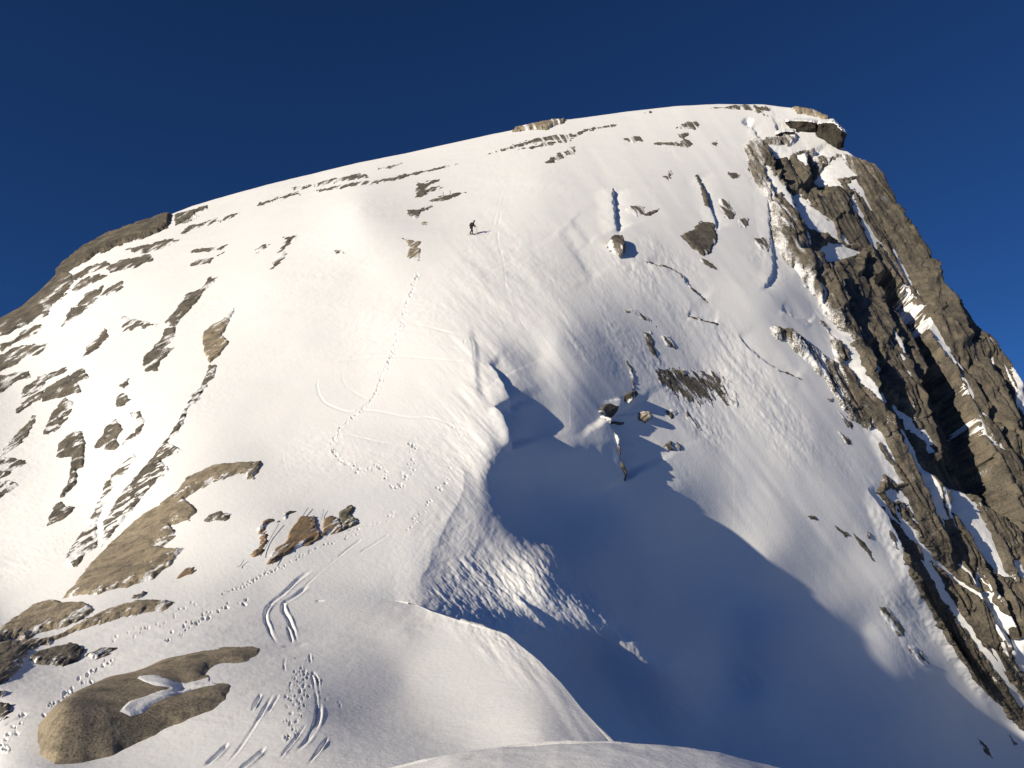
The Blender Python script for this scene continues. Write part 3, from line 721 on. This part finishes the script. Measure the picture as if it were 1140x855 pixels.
BOULDER = c8((152,705),(165,680),(200,648),(260,590),(330,553),(420,505),(540,473),(640,438),(760,403),(900,383),(1018,385),(960,420),(870,425),(820,450),(800,490),(822,497),(720,530),(705,560),(760,552),(850,533),(902,530),(885,580),(830,622),(720,672),(600,722),(450,792),(330,822),(220,832),(165,795))
B_HOLE = c8((545,553),(560,540),(620,527),(690,532),(745,525),(830,500),(860,530),(760,556),(712,590),(640,642),(570,692),(520,714),(478,712),(520,672),(600,622),(680,567),(600,572))
add('boulder', [BOULDER], 'big rounded tan boulder in front with a tongue of snow across it', mat=M_TAN, H=0.95, edge=30, cap=B_HOLE, nz=.012, dust=.03, step=.6, layer='F', feather=0, tilt=((55,830),(190,735),1.0,0.13))
# --- brown slabs by the cables
add('rock_slab', [cA((263,617),(300,558),(330,510),(400,470),(430,420),(470,340),(520,268),(560,253),(648,243),(652,300),(682,370),(687,420),(600,462),(500,502),(440,542),(380,572),(330,602))], 'reddish brown slab crossed by dark steel cables', mat=M_BROWN, H=0.11, nz=0.06, edge=1.5, layer='D')
add('rock_slab', [cA((708,382),(703,310),(718,273),(760,253),(800,248),(832,260),(862,330),(862,360),(800,382),(740,407),(690,417))], 'golden brown slab between the reddish and the speckled one', mat=M_BROWN, H=0.11, nz=0.08, edge=1.5, layer='D')
add('rock_slab', [cA((865,352),(838,260),(848,215),(900,168),(930,163),(952,190),(942,230),(987,270),(992,300),(930,337))], 'speckled grey green rock right of the golden brown slab', mat=M_LICHEN, H=0.10, nz=0.12, dust=.10, edge=2, fine=2, layer='D')
add('rock_slab', [cA((143,557),(198,480),(208,370),(243,290),(320,278),(382,290),(270,312),(250,332),(277,370),(262,420),(270,450),(210,552))], 'pale dusted slab left of the reddish brown slab', mat=M_BROWN, H=0.07, nz=0.18, edge=2, layer='D')
add('rock_slab', [cA((388,277),(400,238),(430,216),(492,213),(430,242),(410,272))], 'thin grey chip between the pale and the reddish slabs', H=0.06, edge=1.5)
# --- upper middle
add('rock_outcrop', [c9((578,147),(588,90),(650,73),(692,70),(640,92),(620,102),(687,97),(620,132))], 'forked outcrop above the climber to the left, nearest the skyline', edge=2)
add('rock_outcrop', [c9((633,157),(690,135),(782,120),(740,137),(690,155))], 'thin wedge beside two short posts above the climber', edge=2, H=0.07)
add('rock_outcrop', [c9((543,193),(570,195),(642,178),(600,202),(580,232),(560,215))], 'arrow shaped brown chip left of the climber', edge=2, H=0.07)
add('rock_outcrop', [c9((585,237),(637,243),(620,251))], 'tiny brown sliver under the arrow shaped chip', edge=1.5, H=0.07, mat=M_BROWN)
add('rock_outcrop', [c9((528,303),(560,320),(602,318),(597,350),(592,387),(546,387),(555,350),(570,345),(550,330))], 'squarish tan outcrop at the head of the boot track', mat=M_TAN, edge=2)
add('ledge_rock', [c9((188,102),(193,85),(260,68),(380,48),(392,58),(300,77),(240,92))], 'broken ledge just under the skyline left of centre', edge=2, H=0.15)
add('ledge_rock', [strip(c9((90,108),(180,95)), 1.0), strip(c9((180,115),(350,90),(400,85),(520,60),(640,35),(755,8)), [1.2,2.0,1.6,1.3,.6])], 'very long thin crack line running up right under the skyline', edge=1.2, H=0.07)
add('ledge_rock', [strip(c9((0,155),(60,140),(120,125)), 1.0)], 'short thin crack line at the left end of the long one', edge=1.2, H=0.07)
add('ledge_rock', [strip(c9((430,30),(480,22),(530,5)), [.8,1.3,.8])], 'short dark sliver directly on the middle skyline', edge=1.2, H=0.10)
add('rock_outcrop', [c9((3,437),(20,388),(50,358),(67,365),(40,402))], 'lower prong of the broken vertical streak', edge=2)
add('rock_outcrop', [c9((28,362),(68,315),(48,300),(122,290),(87,312),(80,327),(50,357))], 'upper forked prong of the broken vertical streak', edge=2)
add('rock_outcrop', [c9((260,352),(300,352),(296,362),(262,362))], 'faint grey chip alone in the middle of the open snow', edge=2, H=0.06, nz=0.07, dust=.42)
add('ledge_rock', [c4((38,167),(48,153),(160,128),(248,117),(242,130),(180,157),(90,162))], 'tan block ledge standing on the upper skyline', mat=M_TAN, H=0.70, edge=2)
add('ledge_rock', [strip(c4((-60,255),(0,238),(100,208),(210,188),(280,185),(330,160),(450,140)), [.8,1.6,2.2,1.8,.6]), strip(c4((60,238),(180,215),(270,200)), [.6,1.8,1])], 'long double ledge line under the tan skyline block', edge=1.5, H=0.12)
add('rock_outcrop', [c4((168,287),(200,265),(250,245),(262,230),(282,227),(287,257),(240,267),(200,290))], 'comma shaped outcrop under the long double ledge', edge=2)
add('rock_outcrop', [c4((483,196),(540,183),(556,200),(520,207))], 'leftmost chip of the upper chain of small rocks', edge=1.5)
add('rock_outcrop', [c4((588,210),(640,208),(700,213),(715,200),(690,172),(742,170),(725,192),(752,215),(732,230),(690,222),(630,218))], 'crooked rock in the middle of the upper chain', edge=1.6)
add('rock_outcrop', [c4((688,152),(730,130),(768,123),(777,150),(762,160),(720,152))], 'topmost rock of the upper chain', edge=2)
add('rock_outcrop', [c4((638,347),(665,316),(674,330),(660,358))], 'lone diamond shaped rock below the upper chain', edge=2)
add('rock_outcrop', [c4((828,216),(850,198),(857,213),(840,230))], 'lone small chip near the top of the face, right of the chain', edge=2)
add('rock_outcrop', [c4((708,575),(760,550),(778,523),(832,528),(852,570),(852,602),(830,622),(822,652),(790,658),(750,622))], 'large dark grey square patch in the middle of the right flank', H=0.15, edge=2.5)
add('rock_outcrop', [c4((762,333),(775,335),(792,380),(822,440),(822,470),(802,462),(788,400))], 'narrow upright dark fin above the large square patch', edge=1.6, H=0.15)
add('rock', [c4((408,632),(428,593),(470,598),(483,640),(472,672),(445,652))], 'knobbly rock casting a blue shadow on the upper right flank', cat='rock', H=1.00, edge=3)
add('rock_outcrop', [c4((565,488),(620,468),(600,490),(575,497))], 'tiny dark dash right of the faint dusted patch', edge=1.5)
add('rock_outcrop', [c4((488,470),(520,456),(562,465),(557,492),(520,490))], 'faint dusted patch right of the knobbly rock', H=0.05, nz=0.09, dust=.42, edge=2)
add('rock_outcrop', [c4((858,428),(890,438),(922,490),(912,512),(880,502))], 'dark leaf shaped patch between the fin and the cliff', nz=0.10, dust=.42)
add('rock_outcrop', [c4((890,330),(935,335),(940,350),(910,355))], 'small speckled patch near the cliff top', nz=0.10, dust=.42, edge=2)
add('rock_outcrop', [c4((930,510),(975,510),(970,540),(940,545))], 'small mottled patch a step away from the upper left side of the cliff', nz=0.10, dust=.42)
add('rock_outcrop', [c4((1000,590),(1060,590),(1055,650),(1020,640))], 'mottled patch hugging the left side of the cliff', nz=0.10, dust=.42)
add('rock_outcrop', [c4((778,668),(820,680),(855,717),(820,705))], 'thin dark sliver below the large square patch', edge=1.5)
add('ledge_rock', [c4((560,92),(600,82),(590,95))], 'small brown chip just under the upper skyline', edge=1.5)
add('ledge_rock', [c4((800,75),(880,68),(960,58),(1060,72),(1060,88),(1010,80),(900,75))], 'thin rock rim just below the summit skyline', edge=1.5, H=0.15)
add('rock_outcrop', [c4((1028,98),(1058,100),(1055,110),(1035,108))], 'lower right of two little chips under the summit rim', edge=1.5)
add('rock_outcrop', [c4((1000,82),(1030,78),(1032,90),(1008,90))], 'upper left of two little chips under the summit rim', edge=1.5)
# --- right flank
add('rock_outcrop', [c5((478,98),(520,83),(582,123),(607,157),(570,132),(530,112))], 'faint arched patch in the middle of the right flank', nz=0.09, dust=.42, H=0.06, edge=2)
add('rock_outcrop', [c5((563,180),(590,173),(597,230),(610,282),(580,252),(568,210))], 'dark upright sliver under the faint arched patch', edge=2)
add('rock_outcrop', [c5((633,196),(660,188),(687,242),(650,227))], 'dusted grey triangle right of the dark upright sliver', edge=2, nz=0.09, dust=.42, H=0.07)
add('rock', [c5((478,432),(508,413),(527,430),(502,464))], 'upper knob of the boulder pair at the shadow head', H=0.70, edge=2.5)
add('rock', [c5((538,490),(570,493),(592,520),(577,533),(550,517))], 'lower brown knob of the boulder pair at the shadow head', H=0.70, edge=2.5, mat=M_TAN)
add('rock_outcrop', [strip(c5((490,285),(508,330),(520,380),(518,415)), [.8,1.6,1.6,.8])], 'thin dark crack rock leading down to the boulder pair', edge=1.4)
add('rock_outcrop', [strip(c5((395,505),(425,560),(440,640),(460,720),(485,772)), [1.2,2.2,1.6,1.6,.6]), c5((385,490),(400,465),(450,470),(455,500),(420,515)), strip(c5((425,522),(495,525)), 1.2)], 'long dark fin whose edge throws the pointed blue shadow', edge=1.5, H=0.25)
add('rock_outcrop', [c5((608,328),(700,328),(740,328),(850,345),(880,355),(900,400),(947,472),(900,452),(870,422),(830,452),(760,462),(700,422),(640,382))], 'wide mottled grey patch half buried in snow, right of centre', H=0.04, nz=0.10, dust=.42, edge=4, fine=1.6)
add('rock_outcrop', [c5((700,330),(720,325),(735,345),(715,355))], 'olive chip on the upper edge of the mottled patch', edge=1.6, H=0.20, mat=M_LICHEN)
add('rock_outcrop', [c5((650,490),(690,480),(695,500),(665,520))], 'small broken rock under the left end of the wide mottled patch', edge=2, nz=0.07, dust=.42)
add('rock_outcrop', [c5((720,480),(780,540),(810,580),(770,555),(730,510))], 'slanting broken rock under the middle of the wide mottled patch', edge=2, nz=0.09, dust=.42)
add('rock_outcrop', [c5((645,622),(668,608),(688,640),(665,643))], 'left half of the split little rock alone below the boulder pair', edge=1.6, H=0.17)
add('rock', [c5((688,615),(705,630),(708,655),(695,640))], 'right half of the split little rock alone below the boulder pair', edge=1.6, H=0.17)
add('rock_outcrop', [strip(c5((730,115),(790,128),(850,147)), [.8,1.2,1.5])], 'thin dark line of rock on the bright crest', edge=1.4)
add('rock_outcrop', [strip(c4((570,685),(690,715),(740,780),(810,840)), [.7,1,1.4,.6])], 'curving dark crack above the bright crest', edge=1.2, H=0.06)
add('rock_outcrop', [strip(c2((140,385),(200,410),(260,440)), [.7,1.4,.7])], 'thin dark sliver left of the cliff on the crest', edge=1.2)
add('rock_outcrop', [c2((355,510),(375,512),(385,528),(365,528))], 'topmost of three dark slivers descending beside the cliff edge', edge=1.6)
add('rock_outcrop', [c2((400,560),(430,580),(470,640),(440,620))], 'middle of three dark slivers descending beside the cliff edge', edge=1.6)
add('rock_outcrop', [c2((390,620),(430,660),(462,702),(425,690))], 'lowest of three dark slivers descending beside the cliff edge', edge=1.6)
add('rock_outcrop', [c3((262,206),(300,225),(310,235),(290,235))], 'short thin rock at the upper end of the slim curved one', edge=1.4)
add('rock_outcrop', [c3((308,222),(340,250),(370,300),(390,328),(350,285),(325,255))], 'slim curved rock low on the right flank', edge=1.4)
add('rock_outcrop', [c3((350,222),(358,222),(362,242),(352,240))], 'small dark speck right of the slim curved rock', edge=1.2)
add('rock_outcrop', [c3((400,220),(412,228),(425,270),(412,255))], 'short dark dash against the bright crest', edge=1.3)
add('rock_outcrop', [c3((378,418),(400,425),(440,470),(448,495),(430,500),(400,465))], 'olive spindle of rock near the shadow edge', edge=2, mat=M_LICHEN, nz=0.10, dust=.42)
add('rock_outcrop', [c3((455,525),(480,530),(515,575),(510,590),(490,575))], 'smaller olive rock below the olive spindle', edge=2, mat=M_LICHEN, nz=0.10, dust=.42)
add('rock_outcrop', [c3((190,180),(210,180),(215,192),(200,190))], 'tiny rock pair alone high on the lower right flank', edge=1.3)
add('rock_outcrop', [c3((640,770),(665,790),(690,830),(665,810))], 'longer dark chip lying inside the blue shadow', edge=1.5)
add('rock_outcrop', [c3((730,765),(755,790),(745,795))], 'small dark chip inside the blue shadow, nearest the cliff', edge=1.5)
# --- summit
add('summit_block', [c1((205,95),(250,103),(300,112),(330,125),(380,150),(386,165),(350,160),(300,140),(240,130))], 'brown brow of rock along the summit edge', mat=M_TAN, H=.6, edge=2, nz=.4)
for i, (n, p, l, k) in enumerate(R):
    k.setdefault('group', 'rocks showing through the snow'); rock(n, p, l, seedk=i, **k)


# ------------------------------------------------------------------ undercut blocks on the summit edge
def overhang(top, bot, out, label, side=0.5):
    nu_, nw = 60, 26
    t_ = np.linspace(0, 1, nu_); tp = np.array(top, float); bp_ = np.array(bot, float)
    A = np.stack([np.interp(t_, np.linspace(0, 1, len(tp)), tp[:, i]) for i in (0, 1)], 1)
    B = np.stack([np.interp(t_, np.linspace(0, 1, len(bp_)), bp_[:, i]) for i in (0, 1)], 1)
    w_ = np.linspace(0, 1, nw)[None, :, None]
    UV = A[:, None] * (1 - w_) + B[:, None] * w_
    Zb_ = depth_dome(A[:, 0], np.maximum(A[:, 1], sil_v(A[:, 0]) + 1))[:, None] * (1 - w_[..., 0]) + depth_dome(B[:, 0], np.maximum(B[:, 1], sil_v(B[:, 0]) + 1))[:, None] * w_[..., 0]
    prof = out * (1 - w_[..., 0]) ** 0.8 * np.clip(np.sin(math.pi * np.clip(t_, 0.03, .97)) * 2.2, 0, 1)[:, None]
    F = ray_point(UV[..., 0], UV[..., 1], Zb_ - prof)
    bl = fbm(F * np.array([0.5, 0.5, 1.6]), 3, 811); F = F + np.array([0.25, -0.6, -0.2]) * (np.round(bl * 5) / 5 * 1.0 + 0.25 * fbm(F * 2.2, 4, 813))[..., None]
    back = ray_point(A[:, 0], A[:, 1] - 3, Zb_[:, 0] + 1.5)[:, None]
    w2 = np.linspace(0, 1, 8)[None, :, None]
    G = back * (1 - w2) + F[:, :1] * w2
    P_ = np.concatenate([G[:, :-1], F], 1)
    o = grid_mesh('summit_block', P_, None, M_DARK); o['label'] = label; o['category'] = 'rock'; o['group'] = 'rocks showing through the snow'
    S_ = G + np.array([0, 0, 0.18]) + (0.1 * fbm(G * 0.8, 2, 5))[..., None] * np.array([0, 0, 1.0])
    S_ = np.concatenate([S_, F[:, 1:2] + np.array([0, 0, 0.05])], 1)
    c = grid_mesh('snow_cap', S_, None, SNOW); c.parent = o
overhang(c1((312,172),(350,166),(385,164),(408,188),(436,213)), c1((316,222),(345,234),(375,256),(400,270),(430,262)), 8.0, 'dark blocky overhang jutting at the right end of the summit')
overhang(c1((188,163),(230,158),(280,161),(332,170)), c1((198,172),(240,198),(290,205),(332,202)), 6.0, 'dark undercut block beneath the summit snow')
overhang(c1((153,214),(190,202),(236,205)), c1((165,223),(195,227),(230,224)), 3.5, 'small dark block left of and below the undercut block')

# ------------------------------------------------------------------ the climber on skis
from mathutils import Vector, Matrix
def ground(u, v, up=0.0):
    U_, V_ = np.array([[u - .5, u - .5], [u + .5, u + .5]]), np.array([[v + .5, v - .5], [v + .5, v - .5]])
    f = V_ > crest_v(U_)
    Z_ = np.where(f, tF(U_, V_), depth_dome(U_, V_)); P_ = ray_point(U_, V_, Z_); n_ = normals(P_)[0, 0]
    q = P_.mean((0, 1)) + n_ * (float(snow_detail(U_, V_, P_).mean()) * min(1, Z_.mean() / 22) + up)
    return Vector(q.tolist()), Vector(n_.tolist())

def tube(name, pts, rads, mat, parent=None, seg=8, flat=1.0):
    vs, fs = [], []; pts = [Vector(p) for p in pts]
    for i, p in enumerate(pts):
        d = (pts[min(i + 1, len(pts) - 1)] - pts[max(i - 1, 0)]).normalized()
        a = d.cross(Vector((0, 0, 1)));  a = a.normalized() if a.length > 1e-4 else Vector((1, 0, 0)); b2 = d.cross(a)
        r = rads[i] if hasattr(rads, '__len__') else rads
        for k in range(seg):
            t_ = 2 * math.pi * k / seg; vs.append(p + a * math.cos(t_) * r + b2 * math.sin(t_) * r * flat)
    for i in range(len(pts) - 1):
        for k in range(seg): fs.append((i * seg + k, i * seg + (k + 1) % seg, (i + 1) * seg + (k + 1) % seg, (i + 1) * seg + k))
    fs.append(tuple(range(seg))[::-1]); fs.append(tuple(range((len(pts) - 1) * seg, len(pts) * seg)))
    me = bpy.data.meshes.new(name); me.from_pydata([tuple(v) for v in vs], [], fs); me.update()
    for p in me.polygons: p.use_smooth = True
    o = bpy.data.objects.new(name, me); COL.objects.link(o); me.materials.append(mat)
    if parent: o.parent = parent
    return o

def skin(name, verts, edges, radii, mat, parent=None, sub=2, root=0):
    me = bpy.data.meshes.new(name); me.from_pydata(verts, edges, []); me.update()
    o = bpy.data.objects.new(name, me); COL.objects.link(o)
    o.modifiers.new('skin', 'SKIN'); sb = o.modifiers.new('sub', 'SUBSURF'); sb.levels = sb.render_levels = sub
    if not me.skin_vertices: me.skin_vertices.new()
    for i, r in enumerate(radii):
        sv = me.skin_vertices[0].data[i]; sv.radius = (r, r) if not hasattr(r, '__len__') else r; sv.use_root = (i == root)
    dg = bpy.context.evaluated_depsgraph_get(); dg.update()
    m2 = bpy.data.meshes.new_from_object(o.evaluated_get(dg)); m2.name = name
    bpy.data.objects.remove(o)
    for p in m2.polygons: p.use_smooth = True
    m2.materials.clear(); m2.materials.append(mat)
    o = bpy.data.objects.new(name, m2); COL.objects.link(o)
    if parent: o.parent = parent
    return o

def blob(name, mat, parent, c, r, cut=None, seg=16):
    bm = bmesh.new(); bmesh.ops.create_uvsphere(bm, u_segments=seg, v_segments=seg // 2 + 2, radius=1)
    for v in bm.verts: v.co = Vector((c[0] + v.co.x * r[0], c[1] + v.co.y * r[1], c[2] + v.co.z * r[2]))
    if cut: bmesh.ops.delete(bm, geom=[v for v in bm.verts if cut(v.co)], context='VERTS')
    me = bpy.data.meshes.new(name); bm.to_mesh(me); bm.free()
    for p in me.polygons: p.use_smooth = True
    o = bpy.data.objects.new(name, me); COL.objects.link(o); me.materials.append(mat)
    if parent: o.parent = parent
    return o

M_SKIN = plain('skin', (0.45, 0.28, 0.2)); M_JKT = plain('black_jacket_cloth', (0.012, 0.012, 0.018), .8); M_TRO = plain('black_trouser_cloth', (0.01, 0.01, 0.012), .85)
M_BAG = plain('dark_backpack_cloth', (0.016, 0.015, 0.02), .8); M_BOOT = plain('ski_boot_shell', (0.03, 0.03, 0.035), .4); M_SKI = plain('ski_top', (0.12, 0.08, 0.05), .4)
M_STEEL = plain('weathered_steel', (0.05, 0.035, 0.03), .5, .6); M_HAIR = plain('helmet_shell', (0.01, 0.01, 0.012), .35); M_GOG = plain('goggle_lens', (0.04, 0.02, 0.01), .1)
import bmesh
gP, gN = ground(525.0, 261.8)
gE, _ = ground(529.0, 262.0)
fx = Vector((gE.x - gP.x, gE.y - gP.y, gE.z - gP.z)).normalized()      # across the slope, towards the right
ang = math.atan2(fx.y, fx.x)
root = bpy.data.objects.new('person', None); COL.objects.link(root); root.location = gP + gN * 0.03; root.rotation_euler = (0, 0, ang)
root['label'] = 'climber all in black on skis, leaning forward on the bright snow below the summit'; root['category'] = 'person'
# local frame: x where the figure faces, -y down the slope towards the viewer
hy = 0.11; dz = gN.y / max(gN.z, .1)
fdn, fup = 0.11 * dz * 1.0, -0.11 * dz * 1.0   # lower ski / upper ski height on the slope
fz = {-1: -abs(fdn), 1: abs(fdn)}
bv = [(-.02, 0, .93), (.03, 0, 1.08), (.12, 0, 1.24), (.19, 0, 1.40), (.25, 0, 1.50), (.30, 0, 1.57), (.33, 0, 1.66)]
be = [(0, 1), (1, 2), (2, 3), (3, 4), (4, 5), (5, 6)]; br = [(.15, .12), (.13, .11), (.15, .12), (.15, .1), .055, .085, .07]
def limb(pts, rr, at):
    global bv, be, br
    prev = at
    for p, r in zip(pts, rr): bv.append(p); br.append(r); be.append((prev, len(bv) - 1)); prev = len(bv) - 1
    return prev
feet = {-1: (.14, -hy), 1: (-.20, hy)}
for sd_ in (-1, 1):
    ax, ay = feet[sd_]; kz = .52 + fz[sd_] * .6
    limb([(-.02, sd_ * .10, .88), (ax * .5 + .07, sd_ * .11, kz), (ax, ay, .13 + fz[sd_]), (ax + .15, ay, .06 + fz[sd_])], [.085, .06, .045, .04], 0)
    sx, sy, sz = .19, sd_ * .19, 1.37
    hx = (.50 if sd_ < 0 else .46); hand = (hx, sd_ * .24, 1.02)
    w = limb([(sx, sy, sz), (.21, sd_ * .27, 1.12), (.42, sd_ * .245, 1.05), hand], [.06, .045, .03, .035], 3)
    for k in range(4): limb([(hx + .06, sd_ * .24 + (k - 1.5) * .021, 1.00), (hx + .085 - .006 * abs(k - 1.3), sd_ * .24 + (k - 1.5) * .021, .97)], [.011, .009], w)
    limb([(hx + .02, sd_ * .24 - sd_ * .045, 1.01), (hx + .05, sd_ * .24 - sd_ * .045, .98)], [.012, .010], w)
skin('body', bv, be, br, M_TRO, root)
# face: nose, eyes and mouth on the lowered head
hd = (.325, 0, 1.635)
skin('head', [(.30, 0, 1.56), (.33, 0, 1.62), (.32, 0, 1.69)], [(0, 1), (1, 2)], [.075, .088, .085], M_SKIN, root)
blob('nose', M_SKIN, root, (.425, 0, 1.61), (.02, .014, .014))
for s2 in (-1, 1):
    blob('eye', M_GOG, root, (.408, s2 * .032, 1.635), (.010, .014, .008)); blob('ear', M_SKIN, root, (.32, s2 * .088, 1.62), (.022, .012, .03))
blob('mouth', M_GOG, root, (.405, 0, 1.575), (.010, .025, .006))
blob('helmet', M_HAIR, root, (.31, 0, 1.665), (.125, .112, .115), cut=lambda c: c.z < 1.60 or (c.x > .39 and c.z < 1.67))
blob('goggles', M_GOG, root, (.36, 0, 1.645), (.075, .085, .035), cut=lambda c: c.x < .37)
# jacket
jv = [(-.02, 0, .90), (.03, 0, 1.08), (.12, 0, 1.25), (.19, 0, 1.40), (.24, 0, 1.49)]; je = [(0, 1), (1, 2), (2, 3), (3, 4)]; jr = [(.19, .155), (.17, .145), (.19, .155), (.17, .12), .075]
for sd_ in (-1, 1):
    hx = (.50 if sd_ < 0 else .46); n0 = len(jv)
    jv += [(.19, sd_ * .19, 1.37), (.21, sd_ * .27, 1.12), (.41, sd_ * .245, 1.055)]; jr += [.10, .085, .07]; je += [(3, n0), (n0, n0 + 1), (n0 + 1, n0 + 2)]
skin('jacket', jv, je, jr, M_JKT, root)
tv = [(-.02, 0, .92)]; te = []; tr_ = [(.165, .13)]
for sd_ in (-1, 1):
    ax, ay = feet[sd_]; n0 = len(tv)
    tv += [(-.02, sd_ * .10, .85), (ax * .5 + .07, sd_ * .11, .52 + fz[sd_] * .6), (ax, ay, .22 + fz[sd_])]; tr_ += [.11, .085, .07]; te += [(0, n0), (n0, n0 + 1), (n0 + 1, n0 + 2)]
skin('trousers', tv, te, tr_, M_TRO, root)
for sd_ in (-1, 1):
    ax, ay = feet[sd_]
    skin('ski_boot', [(ax - .03, ay, .27 + fz[sd_]), (ax, ay, .11 + fz[sd_]), (ax + .17, ay, .075 + fz[sd_])], [(0, 1), (1, 2)], [.07, .07, .055], M_BOOT, root)
    skin('glove', [(.44 if sd_ < 0 else .40, sd_ * .245, 1.05), (.50 if sd_ < 0 else .46, sd_ * .24, 1.02)], [(0, 1)], [.045, .048], M_JKT, root)
Mr = Matrix.Translation(root.location) @ Matrix.Rotation(ang, 4, 'Z')
bag = skin('backpack', [(-.16, 0, 1.02), (-.10, 0, 1.20), (-.01, 0, 1.42), (.03, 0, 1.52)], [(0, 1), (1, 2), (2, 3)], [(.17, .14), (.18, .15), (.17, .13), (.11, .08)], M_BAG)
bag.data.transform(Matrix.Translation((.10, 0, -.0)) @ Matrix.Translation((-.14, 0, 0))); bag.matrix_world = Mr
bag['label'] = 'full dark backpack on the back of the climber'; bag['category'] = 'backpack'
slope = math.atan2(fx.z, math.hypot(fx.x, fx.y))
for sd_, nm in ((-1, 'lower ski under the downhill boot of the climber'), (1, 'upper ski under the uphill boot of the climber')):
    ax, ay = feet[sd_]; z0 = fz[sd_] + .02
    pts = [(ax - .80, ay, z0 + .01), (ax - .4, ay, z0), (ax, ay, z0), (ax + .5, ay, z0), (ax + .75, ay, z0 + .03), (ax + .88, ay, z0 + .12)]
    o = tube('ski', pts, [.04, .045, .04, .045, .05, .02], M_SKI, seg=8, flat=.22); o.matrix_world = Mr
    o['label'] = nm; o['category'] = 'ski'; o['group'] = "the climber's skis"
    hx = (.50 if sd_ < 0 else .46) + .03; yy = sd_ * .24
    o = tube('ski_pole', [(hx + .02, yy, 1.06), (hx + .03, yy, .95), (hx + .20, yy + sd_ * .05, .02 + fz[sd_] * 1.6)], [.016, .011, .006], M_STEEL); o.matrix_world = Mr
    o['label'] = 'ski pole in the ' + ('downhill' if sd_ < 0 else 'uphill') + ' hand of the climber'; o['category'] = 'ski pole'; o['group'] = "the climber's ski poles"
    bpy_b = blob('basket', M_STEEL, None, (hx + .19, yy + sd_ * .047, .09 + fz[sd_] * 1.6), (.045, .045, .008)); bpy_b.parent = o

# ------------------------------------------------------------------ steel cables and posts of the climbing route
def cable(px, label, r=0.016, up=0.14):
    n = 14; p = np.array(px, float); t_ = np.linspace(0, 1, n); s_ = np.linspace(0, 1, len(p))
    pts = []
    for k in range(n):
        q, nn = ground(np.interp(t_[k], s_, p[:, 0]), np.interp(t_[k], s_, p[:, 1])); pts.append(q + nn * (up - 0.08 * math.sin(math.pi * t_[k])))
    o = tube('steel_cable', pts, r, M_STEEL, seg=6); o['label'] = label; o['category'] = 'cable'; o['group'] = 'steel cables of the climbing route'
cable(cA((595,192),(540,270),(440,430),(380,540),(308,640)), 'longest dark steel cable lying across the reddish brown slab')
cable(cA((535,268),(490,390),(468,460),(445,535)), 'short dark steel cable right of the longest one on the reddish slab')
cable(cA((362,325),(300,420),(255,505),(215,578)), 'thin steel cable over the pale dusted slab', .014)
cable(cA((85,605),(55,640),(32,662)), 'short stub of cable in the snow left of the pale slab', .012)
cable(cA((715,205),(705,250),(695,290)), 'short faint cable above the gap between the brown slabs', .010)
def post(u, v, h, label):
    q, nn = ground(u, v); o = tube('steel_post', [q - nn * .2, q + nn * h * .5, q + nn * h], .035, M_STEEL); o['label'] = label; o['category'] = 'post'; o['group'] = 'steel posts of the climbing route'
post(501.6, 216.3, .62, 'steel post in the thin rock wedge, right one of two')
post(493.6, 217.6, .55, 'steel post in the thin rock wedge, left one of two')


# ------------------------------------------------------------------ far valley floor
nv_ = 120
a = np.linspace(-9000, 9000, nv_); X, Y = np.meshgrid(a, a, indexing='ij')
Zv = -420 + 60 * fbm(np.stack([X, Y, 0 * X], -1) / 1500, 4, 5) - 260 * np.exp(-((X) ** 2 + (Y - 80) ** 2) / 400 ** 2) * 0
mv, nt, b = new_mat('snowy_forest_valley')
n = nd(nt, 'ShaderNodeTexNoise', Scale=0.01, Detail=8.0); nt.links.new(mapped(nt), n.inputs['Vector'])
nt.links.new(ramp(nt, n.outputs['Fac'], [(0.42, (0.05, 0.07, 0.05)), (0.6, (0.7, 0.72, 0.76))]), b.inputs['Base Color']); b.inputs['Roughness'].default_value = 0.9
struct(grid_mesh('valley_floor', np.stack([X, Y, Zv], -1), None, mv))

# ------------------------------------------------------------------ camera, light, sky
cam = bpy.data.cameras.new('camera'); co = bpy.data.objects.new('camera', cam); COL.objects.link(co)
cam.sensor_width = 36; cam.lens = 36 * FPX / W0; cam.clip_end = 40000; cam.clip_start = 0.1
co.location = (0, 0, 0); co.rotation_euler = (math.radians(90) + PITCH, 0, 0); scene.camera = co

sl = bpy.data.lights.new('sun', 'SUN'); so = bpy.data.objects.new('sun', sl); COL.objects.link(so)
sl.energy = 4.95; sl.angle = math.radians(0.5); sl.color = (1.0, 0.862, 0.655)
from mathutils import Vector
so.rotation_euler = Vector(SUN).to_track_quat('Z', 'Y').to_euler()
w = bpy.data.worlds.new('World'); scene.world = w; w.use_nodes = True
nt = w.node_tree; bg = nt.nodes['Background']
sky = nt.nodes.new('ShaderNodeTexSky'); sky.sky_type = 'NISHITA'; sky.sun_disc = False
sky.sun_elevation = math.asin(SUN[2]); sky.sun_rotation = math.atan2(SUN[0], SUN[1])
sky.altitude = 1500; sky.air_density = 0.7; sky.dust_density = 0.0; sky.ozone_density = 10.0
nt.links.new(sky.outputs['Color'], bg.inputs['Color']); bg.inputs['Strength'].default_value = 0.06
scene.view_settings.view_transform = 'Standard'; scene.view_settings.look = 'None'
scene.view_settings.gamma = 1; scene.view_settings.exposure = 0.06; scene.view_settings.use_curve_mapping = False
scene.render.engine = 'CYCLES'
